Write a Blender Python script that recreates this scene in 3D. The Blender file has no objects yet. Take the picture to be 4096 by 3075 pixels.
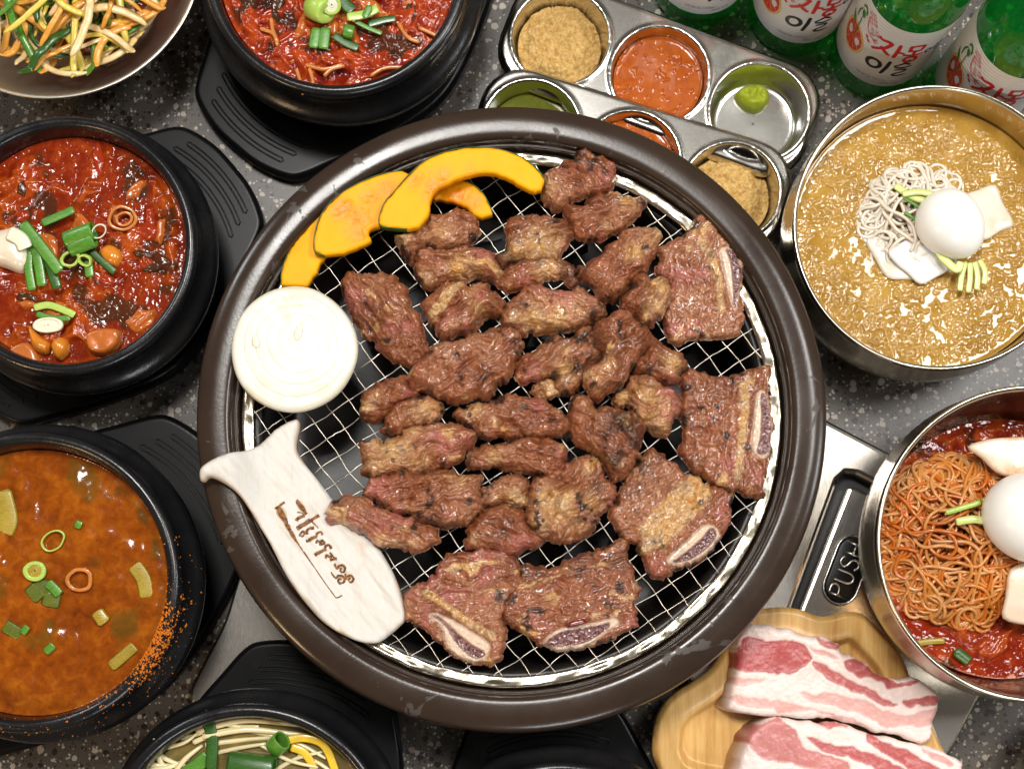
import bpy, math, random
import numpy as np
from mathutils import Vector, Matrix

# ------------------------------------------------------------------ camera, world, lamps, exposure
scene = bpy.context.scene
COL = scene.collection
F_D = 3000.0                      # focal length in units of the 2212 px wide picture
TILT = math.radians(3.5)
NADIR = 525.0                     # the point straight below the lens lies this far below the middle of the picture
SHIFT = NADIR - F_D * math.tan(TILT)
DIST = F_D / 3450.0
ct, st = math.cos(TILT), math.sin(TILT)
CAM = np.array([0.0, 0.0, 0.09]) - np.array([0.0, SHIFT * ct + F_D * st, SHIFT * st - F_D * ct]) * (DIST / F_D)
cam_data = bpy.data.cameras.new('camera')
cam_data.sensor_width = 36.0
cam_data.lens = 36.0 * F_D / 2212.0
cam_data.shift_y = SHIFT / 2212.0
cam_data.clip_start = 0.02
cam_data.clip_end = 50.0
cam_data.dof.use_dof = True
cam_data.dof.focus_distance = DIST - 0.015
cam_data.dof.aperture_fstop = 20.0
cam = bpy.data.objects.new('camera', cam_data)
cam.location = CAM
cam.rotation_euler = (TILT, 0, 0)
COL.objects.link(cam)
scene.camera = cam

world = bpy.data.worlds.new('World')
scene.world = world
world.use_nodes = True
bg = world.node_tree.nodes['Background']
bg.inputs[0].default_value = (1.0, 0.88, 0.74, 1)
bg.inputs[1].default_value = 0.13

def area_lamp(name, loc, target, sx, sy, watts, color):
    d = bpy.data.lights.new(name, 'AREA')
    d.shape = 'RECTANGLE'; d.size = sx; d.size_y = sy
    d.energy = watts; d.color = color
    o = bpy.data.objects.new(name, d)
    o.location = loc
    v = Vector(target) - Vector(loc)
    o.rotation_euler = v.to_track_quat('-Z', 'Y').to_euler()
    COL.objects.link(o)
    return o
# lamps of the restaurant: one panel overhead, one over the far right, lower ones around the room, a warm one at the lower left
area_lamp('ceiling_panel', (-0.16, 0.55, 1.90), (0.0, 0.0, 0.05), 0.42, 0.36, 29, (1.0, 0.97, 0.93))
area_lamp('ceiling_panel', (0.92, 0.36, 1.75), (0.05, 0.05, 0), 0.62, 0.36, 19, (1.0, 0.98, 0.95))
area_lamp('wall_lamp', (-1.55, 1.15, 1.10), (0, 0, 0), 0.40, 0.40, 9, (0.90, 0.95, 1.0))
area_lamp('wall_lamp', (1.70, -0.05, 1.00), (0, 0, 0), 0.35, 0.35, 8, (0.94, 0.97, 1.0))
area_lamp('wall_lamp', (0.35, -1.75, 1.05), (0, 0, 0), 0.5, 0.3, 9, (0.92, 0.96, 1.0))
area_lamp('wall_lamp', (-1.15, -0.95, 0.80), (-0.1, -0.1, 0), 0.22, 0.22, 6, (1.0, 0.66, 0.34))

scene.view_settings.view_transform = 'Standard'
scene.view_settings.look = 'None'
scene.view_settings.exposure = 0.0
scene.view_settings.gamma = 1.0
scene.view_settings.use_curve_mapping = False
scene.render.engine = 'CYCLES'
scene.cycles.use_denoising = True
scene.cycles.denoising_prefilter = 'ACCURATE'
scene.cycles.max_bounces = 8
scene.cycles.transparent_max_bounces = 12
scene.cycles.sample_clamp_indirect = 6.0
scene.cycles.caustics_refractive = False

# ------------------------------------------------------------------ helpers
SD = 4096.0 / 2212.0
def W(x, y, z):
    """photograph position (2212 px wide scale) -> point of the plane at height z"""
    u, v = x - 1106.0, 830.3 + SHIFT - y
    d = np.array([u, v * ct + F_D * st, v * st - F_D * ct])
    t = (z - CAM[2]) / d[2]
    return CAM + d * t
def WP(pts, z):
    return np.array([W(x, y, z)[:2] for x, y in pts])
def pxm(x, y, z):
    """pixels (2212 scale) per metre there"""
    return 2.0 / np.linalg.norm(W(x + 1, y, z) - W(x - 1, y, z))
FR = {'A': (1300, 1000, 800 / 2212), 'B': (1950, 1000, 800 / 1268), 'C': (1300, 1550, 800 / 1268), 'E': (1950, 1550, 800 / 1268),
      'F': (1500, 2100, 800 / 1268), 'G': (2350, 1700, 800 / 1268), 'H': (2560, 800, 600 / 952), 'T': (1030, 1900, 600 / 1268),
      'R02': (2048, 0, 1 / 2.16), 'R11': (1024, 768, 1 / 2.16), 'R12': (2048, 768, 1 / 2.16), 'R22': (2048, 1536, 1 / 2.16),
      'R32': (2048, 2304, 1024 / 2206), 'R33': (3072, 2304, 1024 / 2206), 'R10': (0, 768, 1 / 2.16), 'R00': (0, 0, 1 / 2.16), 'R01': (1024, 0, 1 / 2.16),
      'R03': (3072, 0, 1 / 2.16), 'R13': (3072, 768, 1 / 2.16), 'R23': (3072, 1536, 1 / 2.16), 'R20': (0, 1536, 1 / 2.16), 'R30': (0, 2304, 1024 / 2206),
      'R31': (1024, 2304, 1024 / 2206), 'D': (0, 0, SD)}
def P(fr, pts):
    ox, oy, s = FR[fr]
    return [((ox + x * s) / SD, (oy + y * s) / SD) for x, y in pts]

def smooth_poly(pts, n=6, closed=True):
    p = np.asarray(pts, float); m = len(p); out = []
    rng = range(m if closed else m - 1)
    for i in rng:
        if closed:
            a, b, c, d = p[(i - 1) % m], p[i], p[(i + 1) % m], p[(i + 2) % m]
        else:
            a, b, c, d = p[max(i - 1, 0)], p[i], p[i + 1], p[min(i + 2, m - 1)]
        for k in range(n):
            t = k / n
            out.append(0.5 * ((2 * b) + (c - a) * t + (2 * a - 5 * b + 4 * c - d) * t * t + (3 * b - a - 3 * c + d) * t ** 3))
    if not closed: out.append(p[-1])
    return np.array(out)

# --- noise in numpy
def _h(ix, iy, seed):
    ix = ix.astype(np.int64); iy = iy.astype(np.int64)
    n = (ix * 374761393 + iy * 668265263 + seed * 1442695041) & 0xffffffff
    n = ((n ^ (n >> 13)) * 1274126177) & 0xffffffff
    n = (n ^ (n >> 16)) & 0xffffffff
    return n / 4294967295.0
def vn(x, y, seed=0):
    x = np.asarray(x, float); y = np.asarray(y, float)
    ix = np.floor(x); iy = np.floor(y); fx = x - ix; fy = y - iy
    ux = fx * fx * fx * (fx * (fx * 6 - 15) + 10); uy = fy * fy * fy * (fy * (fy * 6 - 15) + 10)
    a = _h(ix, iy, seed); b = _h(ix + 1, iy, seed); c = _h(ix, iy + 1, seed); d = _h(ix + 1, iy + 1, seed)
    return (a + (b - a) * ux) * (1 - uy) + (c + (d - c) * ux) * uy
def fbm(x, y, o=4, seed=0, g=0.5):
    s = 0; a = 1.0; t = 0
    for k in range(o):
        s = s + a * vn(x * 2 ** k + 17.3 * k, y * 2 ** k - 9.1 * k, seed + k * 7); t += a; a *= g
    return s / t
def ridge(x, y, o=3, seed=0):
    s = 0; a = 1.0; t = 0
    for k in range(o):
        s = s + a * (1 - np.abs(2 * vn(x * 2 ** k, y * 2 ** k, seed + k * 5) - 1)); t += a; a *= .5
    return s / t
def sstep(a, b, x):
    t = np.clip((x - a) / (b - a), 0, 1); return t * t * (3 - 2 * t)

# --- object building
ORG = {}
def tag(o, label=None, cat=None, group=None, kind=None):
    if label: o['label'] = label
    if cat: o['category'] = cat
    if group: o['group'] = group
    if kind or cat: o['kind'] = kind or 'thing'
    return o
def thing(name, loc, label, cat, group=None):
    o = bpy.data.objects.new(name, None)
    o.empty_display_size = 0.02
    o.location = loc; COL.objects.link(o)
    ORG[o.name] = np.array(loc, float)
    return tag(o, label, cat, group)
def mk(name, V, F, mat, parent=None, smooth=True, attrs=None, label=None, cat=None, group=None, kind=None):
    V = np.asarray(V, float)
    if parent is not None:
        org = ORG[parent.name]
    else:
        lo, hi = V.min(0), V.max(0)
        org = np.array([(lo[0] + hi[0]) / 2, (lo[1] + hi[1]) / 2, lo[2]])
    me = bpy.data.meshes.new(name)
    me.from_pydata((V - org).tolist(), [], [tuple(int(i) for i in f) for f in F])
    if smooth: me.polygons.foreach_set('use_smooth', [True] * len(me.polygons))
    if attrs:
        for k, a in attrs.items():
            at = me.attributes.new(k, 'FLOAT', 'POINT'); at.data.foreach_set('value', np.asarray(a, np.float32))
    if mat is not None: me.materials.append(mat)
    me.update()
    o = bpy.data.objects.new(name, me); COL.objects.link(o)
    if parent is not None:
        o.parent = parent; ORG[o.name] = org
    else:
        o.location = org; ORG[o.name] = org
    return tag(o, label, cat, group, kind)

def inside(px, py, poly):
    x0, y0 = poly[:, 0], poly[:, 1]; x1, y1 = np.roll(x0, -1), np.roll(y0, -1)
    r = np.zeros(px.shape, bool)
    for a, b, c, d in zip(x0, y0, x1, y1):
        if b == d: continue
        m = ((b > py) != (d > py)) & (px < (c - a) * (py - b) / (d - b) + a)
        r ^= m
    return r
def poly_dist(px, py, poly):
    best = np.full(px.shape, 1e9); bx = np.zeros(px.shape); by = np.zeros(px.shape)
    q = np.roll(poly, -1, 0)
    for (ax, ay), (cx, cy) in zip(poly, q):
        dx, dy = cx - ax, cy - ay; L = dx * dx + dy * dy + 1e-18
        t = np.clip(((px - ax) * dx + (py - ay) * dy) / L, 0, 1)
        qx = ax + t * dx; qy = ay + t * dy
        d = (px - qx) ** 2 + (py - qy) ** 2
        m = d < best
        best = np.where(m, d, best); bx = np.where(m, qx, bx); by = np.where(m, qy, by)
    return np.sqrt(best), bx, by
def field(poly, res, top, bot, attrs=None, holes=()):
    """closed solid over an outline: top(x,y,d), bot(x,y,d) give heights, d is the distance to the outline"""
    poly = np.asarray(poly)
    lo, hi = poly.min(0) - res, poly.max(0) + res
    nx, ny = int((hi[0] - lo[0]) / res) + 1, int((hi[1] - lo[1]) / res) + 1
    gx = lo[0] + np.arange(nx + 1) * res; gy = lo[1] + np.arange(ny + 1) * res
    CX, CY = np.meshgrid(gx[:-1] + res / 2, gy[:-1] + res / 2)
    M = inside(CX, CY, poly)
    for h in holes: M &= ~inside(CX, CY, np.asarray(h))
    cnt = np.zeros((ny + 1, nx + 1), int)
    cnt[:-1, :-1] += M; cnt[1:, :-1] += M; cnt[:-1, 1:] += M; cnt[1:, 1:] += M
    X, Y = np.meshgrid(gx, gy)
    idx = -np.ones(cnt.shape, int); used = cnt > 0
    idx[used] = np.arange(used.sum())
    x = X[used].copy(); y = Y[used].copy(); bnd = cnt[used] < 4
    d, bx, by = poly_dist(x, y, poly)
    for h in holes:
        d2, bx2, by2 = poly_dist(x, y, np.asarray(h)); m = d2 < d
        d = np.where(m, d2, d); bx = np.where(m, bx2, bx); by = np.where(m, by2, by)
    x[bnd] = bx[bnd]; y[bnd] = by[bnd]; d[bnd] = 0
    zt = top(x, y, d); zb = bot(x, y, d) * np.ones_like(x)
    n = len(x)
    V = np.concatenate([np.stack([x, y, zt], 1), np.stack([x, y, zb], 1)])
    j, i = np.nonzero(M)
    a, b, c, e = idx[j, i], idx[j, i + 1], idx[j + 1, i + 1], idx[j + 1, i]
    top_f = np.stack([a, b, c, e], 1); bot_f = np.stack([a, e, c, b], 1) + n
    sides = []
    Mp = np.pad(M, 1)
    for (jj, ii, e0, e1, nb) in ((j, i, a, b, Mp[j, i + 1]), (j, i, b, c, Mp[j + 1, i + 2]), (j, i, c, e, Mp[j + 2, i + 1]), (j, i, e, a, Mp[j + 1, i])):
        k = ~nb
        sides.append(np.stack([e1[k], e0[k], e0[k] + n, e1[k] + n], 1))
    Fc = np.concatenate([top_f, bot_f] + sides)
    at = {}
    if attrs:
        for k, f in attrs.items():
            v = f(x, y, d) * np.ones_like(x); at[k] = np.concatenate([v, v])
    return V, Fc, at

def lathe(profile, c=(0, 0, 0), seg=96, n=5, wob=0.0, closed=False):
    pr = smooth_poly(profile, n, closed=closed) if n > 1 else np.asarray(profile, float)
    m = len(pr); V = []; 
    a = np.arange(seg) / seg * 2 * math.pi
    V = np.zeros((m, seg, 3))
    for k, (r, z) in enumerate(pr):
        V[k, :, 0] = c[0] + r * np.cos(a); V[k, :, 1] = c[1] + r * np.sin(a); V[k, :, 2] = c[2] + z
    F = []
    for k in range(m if closed else m - 1):
        k2 = (k + 1) % m
        for s in range(seg):
            s2 = (s + 1) % seg
            F.append((k * seg + s, k * seg + s2, k2 * seg + s2, k2 * seg + s))
    return V.reshape(-1, 3), F
def tube(pts, r, sides=6, flat=None, cap=True, spin=0.0):
    """tube along points; flat=(a,b) gives an oval section a wide and b thick, lying level"""
    p = np.asarray(pts, float); n = len(p)
    t = np.gradient(p, axis=0); t /= (np.linalg.norm(t, axis=1)[:, None] + 1e-12)
    up = np.array([0, 0, 1.0]); V = np.zeros((n, sides, 3))
    rr = np.ones(n) * r
    nrm = None
    for k in range(n):
        if nrm is None:
            s = np.cross(t[k], up)
            if np.linalg.norm(s) < 1e-4: s = np.array([1.0, 0, 0])
        else:
            s = nrm - t[k] * np.dot(nrm, t[k])
            if flat is not None:
                s0 = np.cross(t[k], up)
                if np.linalg.norm(s0) > .2: s = s * .3 + s0 / np.linalg.norm(s0) * (.7 if np.dot(s0, s) >= 0 else -.7)
        s = s / (np.linalg.norm(s) + 1e-12); nrm = s; b = np.cross(s, t[k])
        ang = np.arange(sides) / sides * 2 * math.pi + spin
        if flat is None: wa = wb = rr[k]
        else: wa, wb = flat[0] * rr[k], flat[1] * rr[k]
        V[k] = p[k] + np.outer(np.cos(ang) * wa, s) + np.outer(np.sin(ang) * wb, b)
    F = []
    for k in range(n - 1):
        for q in range(sides):
            q2 = (q + 1) % sides
            F.append((k * sides + q, (k + 1) * sides + q, (k + 1) * sides + q2, k * sides + q2))
    if cap:
        F.append(tuple(range(sides))); F.append(tuple((n - 1) * sides + q for q in range(sides - 1, -1, -1)))
    return V.reshape(-1, 3), F
def join(parts):
    Vs, Fs, o = [], [], 0
    for V, F in parts:
        V = np.asarray(V); Vs.append(V); Fs += [tuple(i + o for i in f) for f in F]; o += len(V)
    return np.concatenate(Vs), Fs
def prism(poly, z0, z1, bev=0.0):
    poly = np.asarray(poly); 
    area = 0.5 * np.sum(poly[:, 0] * np.roll(poly[:, 1], -1) - np.roll(poly[:, 0], -1) * poly[:, 1])
    if area < 0: poly = poly[::-1]
    m = len(poly)
    rings = []
    if bev > 0:
        t = np.roll(poly, -1, 0) - np.roll(poly, 1, 0); t /= np.linalg.norm(t, axis=1)[:, None]
        nin = np.stack([-t[:, 1], t[:, 0]], 1)
        for k in range(4):
            a = k / 3 * math.pi / 2
            rings.append(np.c_[poly + nin * bev * (1 - math.cos(a)), np.full(m, z1 - bev * (1 - math.sin(a)))])
        rings = [np.c_[poly, np.full(m, z0)]] + rings
    else:
        rings = [np.c_[poly, np.full(m, z0)], np.c_[poly, np.full(m, z1)]]
    V = np.concatenate(rings); F = []
    for k in range(len(rings) - 1):
        for q in range(m):
            q2 = (q + 1) % m
            F.append((k * m + q, k * m + q2, (k + 1) * m + q2, (k + 1) * m + q))
    F.append(tuple((len(rings) - 1) * m + q for q in range(m))); F.append(tuple(range(m - 1, -1, -1)))
    return V, F
def copy_tree(o, loc=None, rz=None, scale=None, parent=None):
    c = o.copy(); COL.objects.link(c); c.parent = parent
    if loc is not None: c.location = loc
    if rz is not None: c.rotation_euler = (0, 0, rz)
    if scale is not None: c.scale = (scale,) * 3
    for ch in o.children: copy_tree(ch, parent=c)
    return c

# ------------------------------------------------------------------ materials
class NT:
    def __init__(s, name):
        s.m = bpy.data.materials.new(name); s.m.use_nodes = True
        s.t = s.m.node_tree; s.N = s.t.nodes; s.L = s.t.links
        s.b = s.N['Principled BSDF']; s.out = s.N['Material Output']
        s.tc = s.N.new('ShaderNodeTexCoord')
        s.pos = s.tc.outputs['Object']
    def link(s, a, b): s.L.new(a, b)
    def new(s, k, **kw):
        n = s.N.new(k)
        for a, v in kw.items(): setattr(n, a, v)
        return n
    def setv(s, sock, v):
        if hasattr(v, 'links'): s.link(v, sock)
        elif isinstance(v, (tuple, list)) and len(v) == 3 and sock.type == 'RGBA': sock.default_value = (*v, 1)
        else: sock.default_value = v
    def noise(s, scale, detail=3, rough=.55, vec=None, dist=0.0, out='Fac'):
        n = s.new('ShaderNodeTexNoise'); n.inputs['Scale'].default_value = scale; n.inputs['Detail'].default_value = detail
        n.inputs['Roughness'].default_value = rough; n.inputs['Distortion'].default_value = dist
        s.link(vec or s.pos, n.inputs['Vector']); return n.outputs[out]
    def vor(s, scale, feature='F1', vec=None, out='Distance', rnd=1.0):
        n = s.new('ShaderNodeTexVoronoi', feature=feature); n.inputs['Scale'].default_value = scale
        n.inputs['Randomness'].default_value = rnd
        s.link(vec or s.pos, n.inputs['Vector']); return n.outputs[out]
    def mapping(s, scale=(1, 1, 1), rot=(0, 0, 0), vec=None):
        n = s.new('ShaderNodeMapping'); n.inputs['Scale'].default_value = scale; n.inputs['Rotation'].default_value = rot
        s.link(vec or s.pos, n.inputs['Vector']); return n.outputs[0]
    def ramp(s, fac, stops, interp='LINEAR'):
        n = s.new('ShaderNodeValToRGB'); n.color_ramp.interpolation = interp
        e = n.color_ramp.elements
        while len(e) < len(stops): e.new(0.5)
        for k, (p, c) in enumerate(stops):
            e[k].position = p; e[k].color = (*c, 1) if not isinstance(c, (int, float)) else (c, c, c, 1)
        s.link(fac, n.inputs[0]); return n.outputs[0]
    def mix(s, f, a, b, blend='MIX'):
        n = s.new('ShaderNodeMix', data_type='RGBA', blend_type=blend)
        s.setv(n.inputs[0], f); s.setv(n.inputs[6], a); s.setv(n.inputs[7], b); return n.outputs[2]
    def math(s, op, a, b=0.0, c=None):
        n = s.new('ShaderNodeMath', operation=op); s.setv(n.inputs[0], a); s.setv(n.inputs[1], b)
        if c is not None: s.setv(n.inputs[2], c)
        return n.outputs[0]
    def attr(s, name):
        n = s.new('ShaderNodeAttribute'); n.attribute_name = name; return n.outputs['Fac']
    def bump(s, h, strength=.3, dist=.001, prev=None):
        n = s.new('ShaderNodeBump'); n.inputs['Strength'].default_value = strength; n.inputs['Distance'].default_value = dist
        s.link(h, n.inputs['Height'])
        if prev is not None: s.link(prev, n.inputs['Normal'])
        s.link(n.outputs[0], s.b.inputs['Normal']); return n.outputs[0]
    def set(s, **kw):
        names = dict(col='Base Color', rough='Roughness', metal='Metallic', spec='Specular IOR Level', coat='Coat Weight', coatr='Coat Roughness',
                     sss='Subsurface Weight', sssr='Subsurface Radius', ssss='Subsurface Scale', trans='Transmission Weight', ior='IOR', alpha='Alpha', emit='Emission Color', emits='Emission Strength', aniso='Anisotropic')
        for k, v in kw.items():
            if k == 'sssr': s.b.inputs[names[k]].default_value = v
            else: s.setv(s.b.inputs[names[k]], v)
        return s.m
# ------------------------------------------------------------------ surface materials
def m_terrazzo():
    n = NT('terrazzo')
    base = n.mix(n.noise(60, 4), (.036, .032, .028), (.068, .061, .053))
    fine = n.noise(1400, 2)
    base = n.mix(n.ramp(fine, [(.35, 0), (.7, 1)]), base, (.11, .096, .08))
    def chips(col_in, scale, lo, size, c1, c2, seed):
        mp = n.new('ShaderNodeMapping'); mp.inputs['Location'].default_value = (seed, seed * .37, 0); n.link(n.pos, mp.inputs[0])
        wv = n.new('ShaderNodeVectorMath', operation='ADD')
        nz = n.new('ShaderNodeTexNoise'); nz.inputs['Scale'].default_value = scale * 1.3; n.link(mp.outputs[0], nz.inputs['Vector'])
        sc = n.new('ShaderNodeVectorMath', operation='SCALE'); sc.inputs['Scale'].default_value = .55 / scale; n.link(nz.outputs['Color'], sc.inputs[0])
        n.link(mp.outputs[0], wv.inputs[0]); n.link(sc.outputs[0], wv.inputs[1])
        v = n.new('ShaderNodeTexVoronoi'); v.inputs['Scale'].default_value = scale; n.link(wv.outputs[0], v.inputs['Vector'])
        sp = n.new('ShaderNodeSeparateColor'); n.link(v.outputs['Color'], sp.inputs[0])
        on = n.math('GREATER_THAN', sp.outputs[0], lo)
        rad = n.math('MULTIPLY', sp.outputs[1], size)
        m = n.math('MULTIPLY', on, n.math('LESS_THAN', v.outputs['Distance'], rad))
        return n.mix(m, col_in, n.mix(sp.outputs[2], c1, c2))
    c = chips(base, 520, .45, .5, (.02, .015, .012), (.06, .04, .03), 3.1)
    c = chips(c, 430, .6, .5, (.4, .36, .31), (.28, .25, .22), 5.7)
    c = chips(c, 230, .54, .58, (.012, .01, .01), (.05, .022, .014), 9.2)
    c = chips(c, 210, .68, .55, (.42, .37, .31), (.26, .21, .16), 1.3)
    n.bump(n.noise(300, 2), .06, .0004)
    return n.set(col=c, rough=.34, spec=.4)
def m_pot():
    n = NT('black_stoneware')
    sp = n.noise(900, 2); big = n.noise(25, 3)
    col = n.mix(n.ramp(big, [(.4, 0), (.75, 1)]), (.006, .006, .007), (.013, .0125, .0125))
    n.bump(n.noise(350, 3), .22, .0005, )
    return n.set(col=col, rough=n.ramp(n.noise(140, 4), [(.3, .20), (.8, .34)]), spec=.45)
def m_plastic():
    n = NT('black_plastic')
    n.bump(n.noise(1600, 2), .12, .0003)
    st_ = n.vor(26, rnd=1.0)
    col = n.mix(n.ramp(n.noise(70, 5, .7), [(.6, 0), (.74, 1)]), (.004, .004, .0045), (.010, .010, .0105))
    return n.set(col=col, rough=.32, spec=.20)
def m_brazier():
    n = NT('brown_glazed_iron')
    a = n.noise(18, 5, .62); b = n.noise(7, 3)
    stain = n.ramp(n.noise(26, 4, .6, dist=.8), [(.64, 0), (.655, 1), (.70, 1), (.74, .25)])
    scr = n.noise(55, 4, .7, vec=n.mapping((1, 14, 1), (0, 0, .7)))
    scr2 = n.noise(55, 4, .7, vec=n.mapping((13, 1, 1), (0, 0, .3)))
    sc = n.math('MAXIMUM', n.ramp(scr, [(.69, 0), (.74, 1)]), n.ramp(scr2, [(.69, 0), (.74, 1)]))
    col = n.mix(a, (.018, .011, .008), (.046, .029, .019))
    col = n.mix(n.math('MULTIPLY', stain, .3), col, (.115, .10, .092))
    col = n.mix(n.math('MULTIPLY', sc, .22), col, (.15, .13, .12))
    r = n.mix(n.math('MULTIPLY', stain, .9), n.ramp(a, [(.3, .16), (.7, .27)]), (.5, .5, .5))
    n.bump(n.noise(500, 3), .10, .0004)
    return n.set(col=col, rough=r, spec=.32)
def m_steel(name, col=(.62, .58, .52), rough=.2, brush=None, bump=.04):
    n = NT(name)
    sm = n.noise(30, 4, .6)
    scr = n.noise(220, 3, .7, vec=n.mapping(brush or (1, 1, 12)))
    c = n.mix(n.ramp(sm, [(.35, 0), (.8, 1)]), col, tuple(v * .8 for v in col))
    rr = n.math('ADD', n.math('MULTIPLY', scr, .16), rough - .06)
    n.bump(scr, bump, .0004)
    return n.set(col=c, rough=rr, metal=1.0)
def m_simple(name, col, rough=.5, spec=.5, coat=0, sss=0, var=.15, vs=60, bump=0, bs=600, bd=.0005, metal=0, ssss=.004):
    n = NT(name)
    c2 = tuple(v * (1 - var) for v in col); c1 = tuple(min(1, v * (1 + var)) for v in col)
    c = n.mix(n.noise(vs, 4), c2, c1)
    if bump: n.bump(n.noise(bs, 3), bump, bd)
    m = n.set(col=c, rough=rough, spec=spec, coat=coat, coatr=.08, metal=metal)
    if sss: n.set(sss=sss, ssss=ssss, sssr=(1, .5, .3))
    return m
def m_wood():
    n = NT('pale_wood')
    g = n.noise(14, 4, .6, vec=n.mapping((14, 1, 1), (0, 0, math.radians(-14))), dist=.6)
    f = n.noise(260, 3, .6, vec=n.mapping((9, .25, 1), (0, 0, math.radians(-14))))
    c = n.ramp(g, [(.3, (.50, .25, .065)), (.5, (.62, .36, .11)), (.72, (.70, .45, .17))])
    c = n.mix(n.ramp(f, [(.62, 0), (.72, .6)]), c, (.30, .12, .03))
    n.bump(f, .08, .0003)
    return n.set(col=c, rough=.36, spec=.45, coat=.15, coatr=.2)
M = {}
M['terrazzo'] = m_terrazzo(); M['pot'] = m_pot(); M['plastic'] = m_plastic(); M['brazier'] = m_brazier()
M['bowl'] = m_steel('warm_steel', (.60, .53, .42), .19)
M['tray'] = m_steel('scuffed_tray_steel', (.66, .64, .60), .16, (5, 5, 5), .05)
M['wire'] = m_steel('grate_wire_steel', (.60, .56, .48), .28, (1, 1, 1), .1)
M['gratering'] = m_steel('grate_ring_steel', (.54, .48, .38), .22, (1, 1, 1), .35)
M['housing'] = m_steel('brushed_housing_steel', (.52, .49, .45), .22, (14, 1, 1), .05)
M['dark'] = m_simple('gap_shade_black', (.006, .005, .005), .5)  # plain black, stands in for the shade inside the drawer gap
M['soot'] = m_simple('sooty_iron', (.012, .009, .007), .38, .5, 0, 0, .5, 30, .1, 300)
M['coal'] = m_simple('charcoal', (.020, .023, .027), .6, .5, 0, 0, .4, 200, .5, 500)
M['wood'] = m_wood()

# ------------------------------------------------------------------ table
tv = [(-3, -3, 0), (3, -3, 0), (3, 3, 0), (-3, 3, 0)]
table = mk('table_top', tv, [(0, 1, 2, 3)], M['terrazzo'], smooth=False, label='grey speckled terrazzo table top under the whole meal', kind='structure')

# ------------------------------------------------------------------ steel housing under the grill
ZH = 0.020
def flat_prism(name, pts, z0, z1, mat, parent=None, bev=.002, sm=False, **kw):
    V, F = prism(WP(pts, z1), z0, z1, bev)
    return mk(name, V, F, mat, parent, smooth=sm, **kw)
c = W(1900, 1200, 0)
hs = thing('grill_housing', (c[0], c[1], 0), 'brushed steel housing under the grill with a PUSH drawer beside the red noodles', 'housing')
flat_prism('base_tray', [(1120, 590), (2275, 1180), (1965, 1780), (1440, 1440)], .0, .006, M['dark'], hs)  # housing floor coloured black so the drawer gap reads as deep shade
flat_prism('frame', [(1100, 547), (1500, 755), (2293, 1172), (2262, 1238), (1848, 1024), (1828, 1022), (1812, 1036), (1700, 1345), (1500, 1500), (1300, 1000)], .002, ZH, M['housing'], hs, .004)
dr = flat_prism('drawer_front', [(1850, 1052), (2250, 1258), (1960, 1800), (1600, 1650), (1716, 1345), (1830, 1054)], .002, ZH - .001, M['housing'], hs, .003)
def font_mesh(text, size):
    cu = bpy.data.curves.new('t', 'FONT'); cu.body = text; cu.size = size
    cu.align_x = 'CENTER'; cu.align_y = 'CENTER'; cu.extrude = 0.0
    cu.resolution_u = 3
    o = bpy.data.objects.new('t', cu); COL.objects.link(o)
    dg = bpy.context.evaluated_depsgraph_get(); dg.update()
    me = o.evaluated_get(dg).to_mesh()
    V = np.array([v.co[:] for v in me.vertices]).reshape(-1, 3); F = [tuple(p.vertices) for p in me.polygons]
    o.evaluated_get(dg).to_mesh_clear(); bpy.data.objects.remove(o); bpy.data.curves.remove(cu)
    return V, F
def stadium(c, d, L, w, n=10):
    d = np.array(d) / np.linalg.norm(d); s = np.array([-d[1], d[0]]); out = []
    for e, sg in ((1, 1), (-1, -1)):
        for k in range(n + 1):
            a = -math.pi / 2 + math.pi * k / n
            out.append(np.array(c) + e * d * (L / 2 - w / 2) + e * (d * math.cos(a) * w / 2 + s * math.sin(a) * w / 2))
    return np.array(out)
pa, pb = W(1808, 1285, ZH)[:2], W(1850, 1175, ZH)[:2]
pc = (pa + pb) / 2; pd = (pb - pa) / np.linalg.norm(pb - pa)
V, F = prism(stadium(pc, pd, .046, .021), ZH - .004, ZH + .0012, .0012)
btn = mk('push_button', V, F, M['plastic'], dr)
ps_ = np.array([pd[1], -pd[0]])
V, F = tube([(*p, ZH + .0012) for p in np.vstack([stadium(pc, pd, .048, .023), stadium(pc, pd, .048, .023)[:2]])], .0009, 6)
mk('button_rim', V, F, M['housing'], dr)
# raised letters, bent from thin rods
def letter(ch):
    return {'P': [[(0, 0), (0, 1)], [(0, 1), (.45, .98), (.6, .78), (.45, .55), (0, .5)]], 'U': [[(0, 1), (0, .3), (.12, .06), (.3, 0), (.48, .06), (.6, .3), (.6, 1)]],
            'S': [[(.58, .84), (.4, .98), (.15, .97), (.02, .78), (.15, .58), (.45, .45), (.58, .25), (.45, .04), (.2, .0), (.0, .16)]],
            'H': [[(0, 0), (0, 1)], [(.6, 0), (.6, 1)], [(0, .5), (.6, .5)]]}[ch]
ps = []
for k, ch in enumerate('PUSH'):
    for s in letter(ch):
        q = smooth_poly(s, 4, False) if len(s) > 2 else np.array(s)
        pts = [(*(pc + pd * (-.0185 + k * .0098 + x * .0115) + (-ps_) * ((y - .5) * .0125)), ZH + .0016) for x, y in q]
        ps.append(tube(pts, .0008, 6))
V, F = join(ps); mk('push_lettering', V, F, M['wire'], dr)
c = W(520, 1350, 0)
V, F = prism(WP(smooth_poly([(575, 1090), (515, 1244), (485, 1340), (440, 1430), (410, 1500), (440, 1540), (520, 1530), (720, 1440), (900, 1200), (760, 1080)], 4), .006), .0, .006, .002)
mk('steel_side_plate', V, F, M['housing'], label='bare steel plate beneath the grill at its lower left by the handled tray', cat='metal plate', smooth=False)

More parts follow.
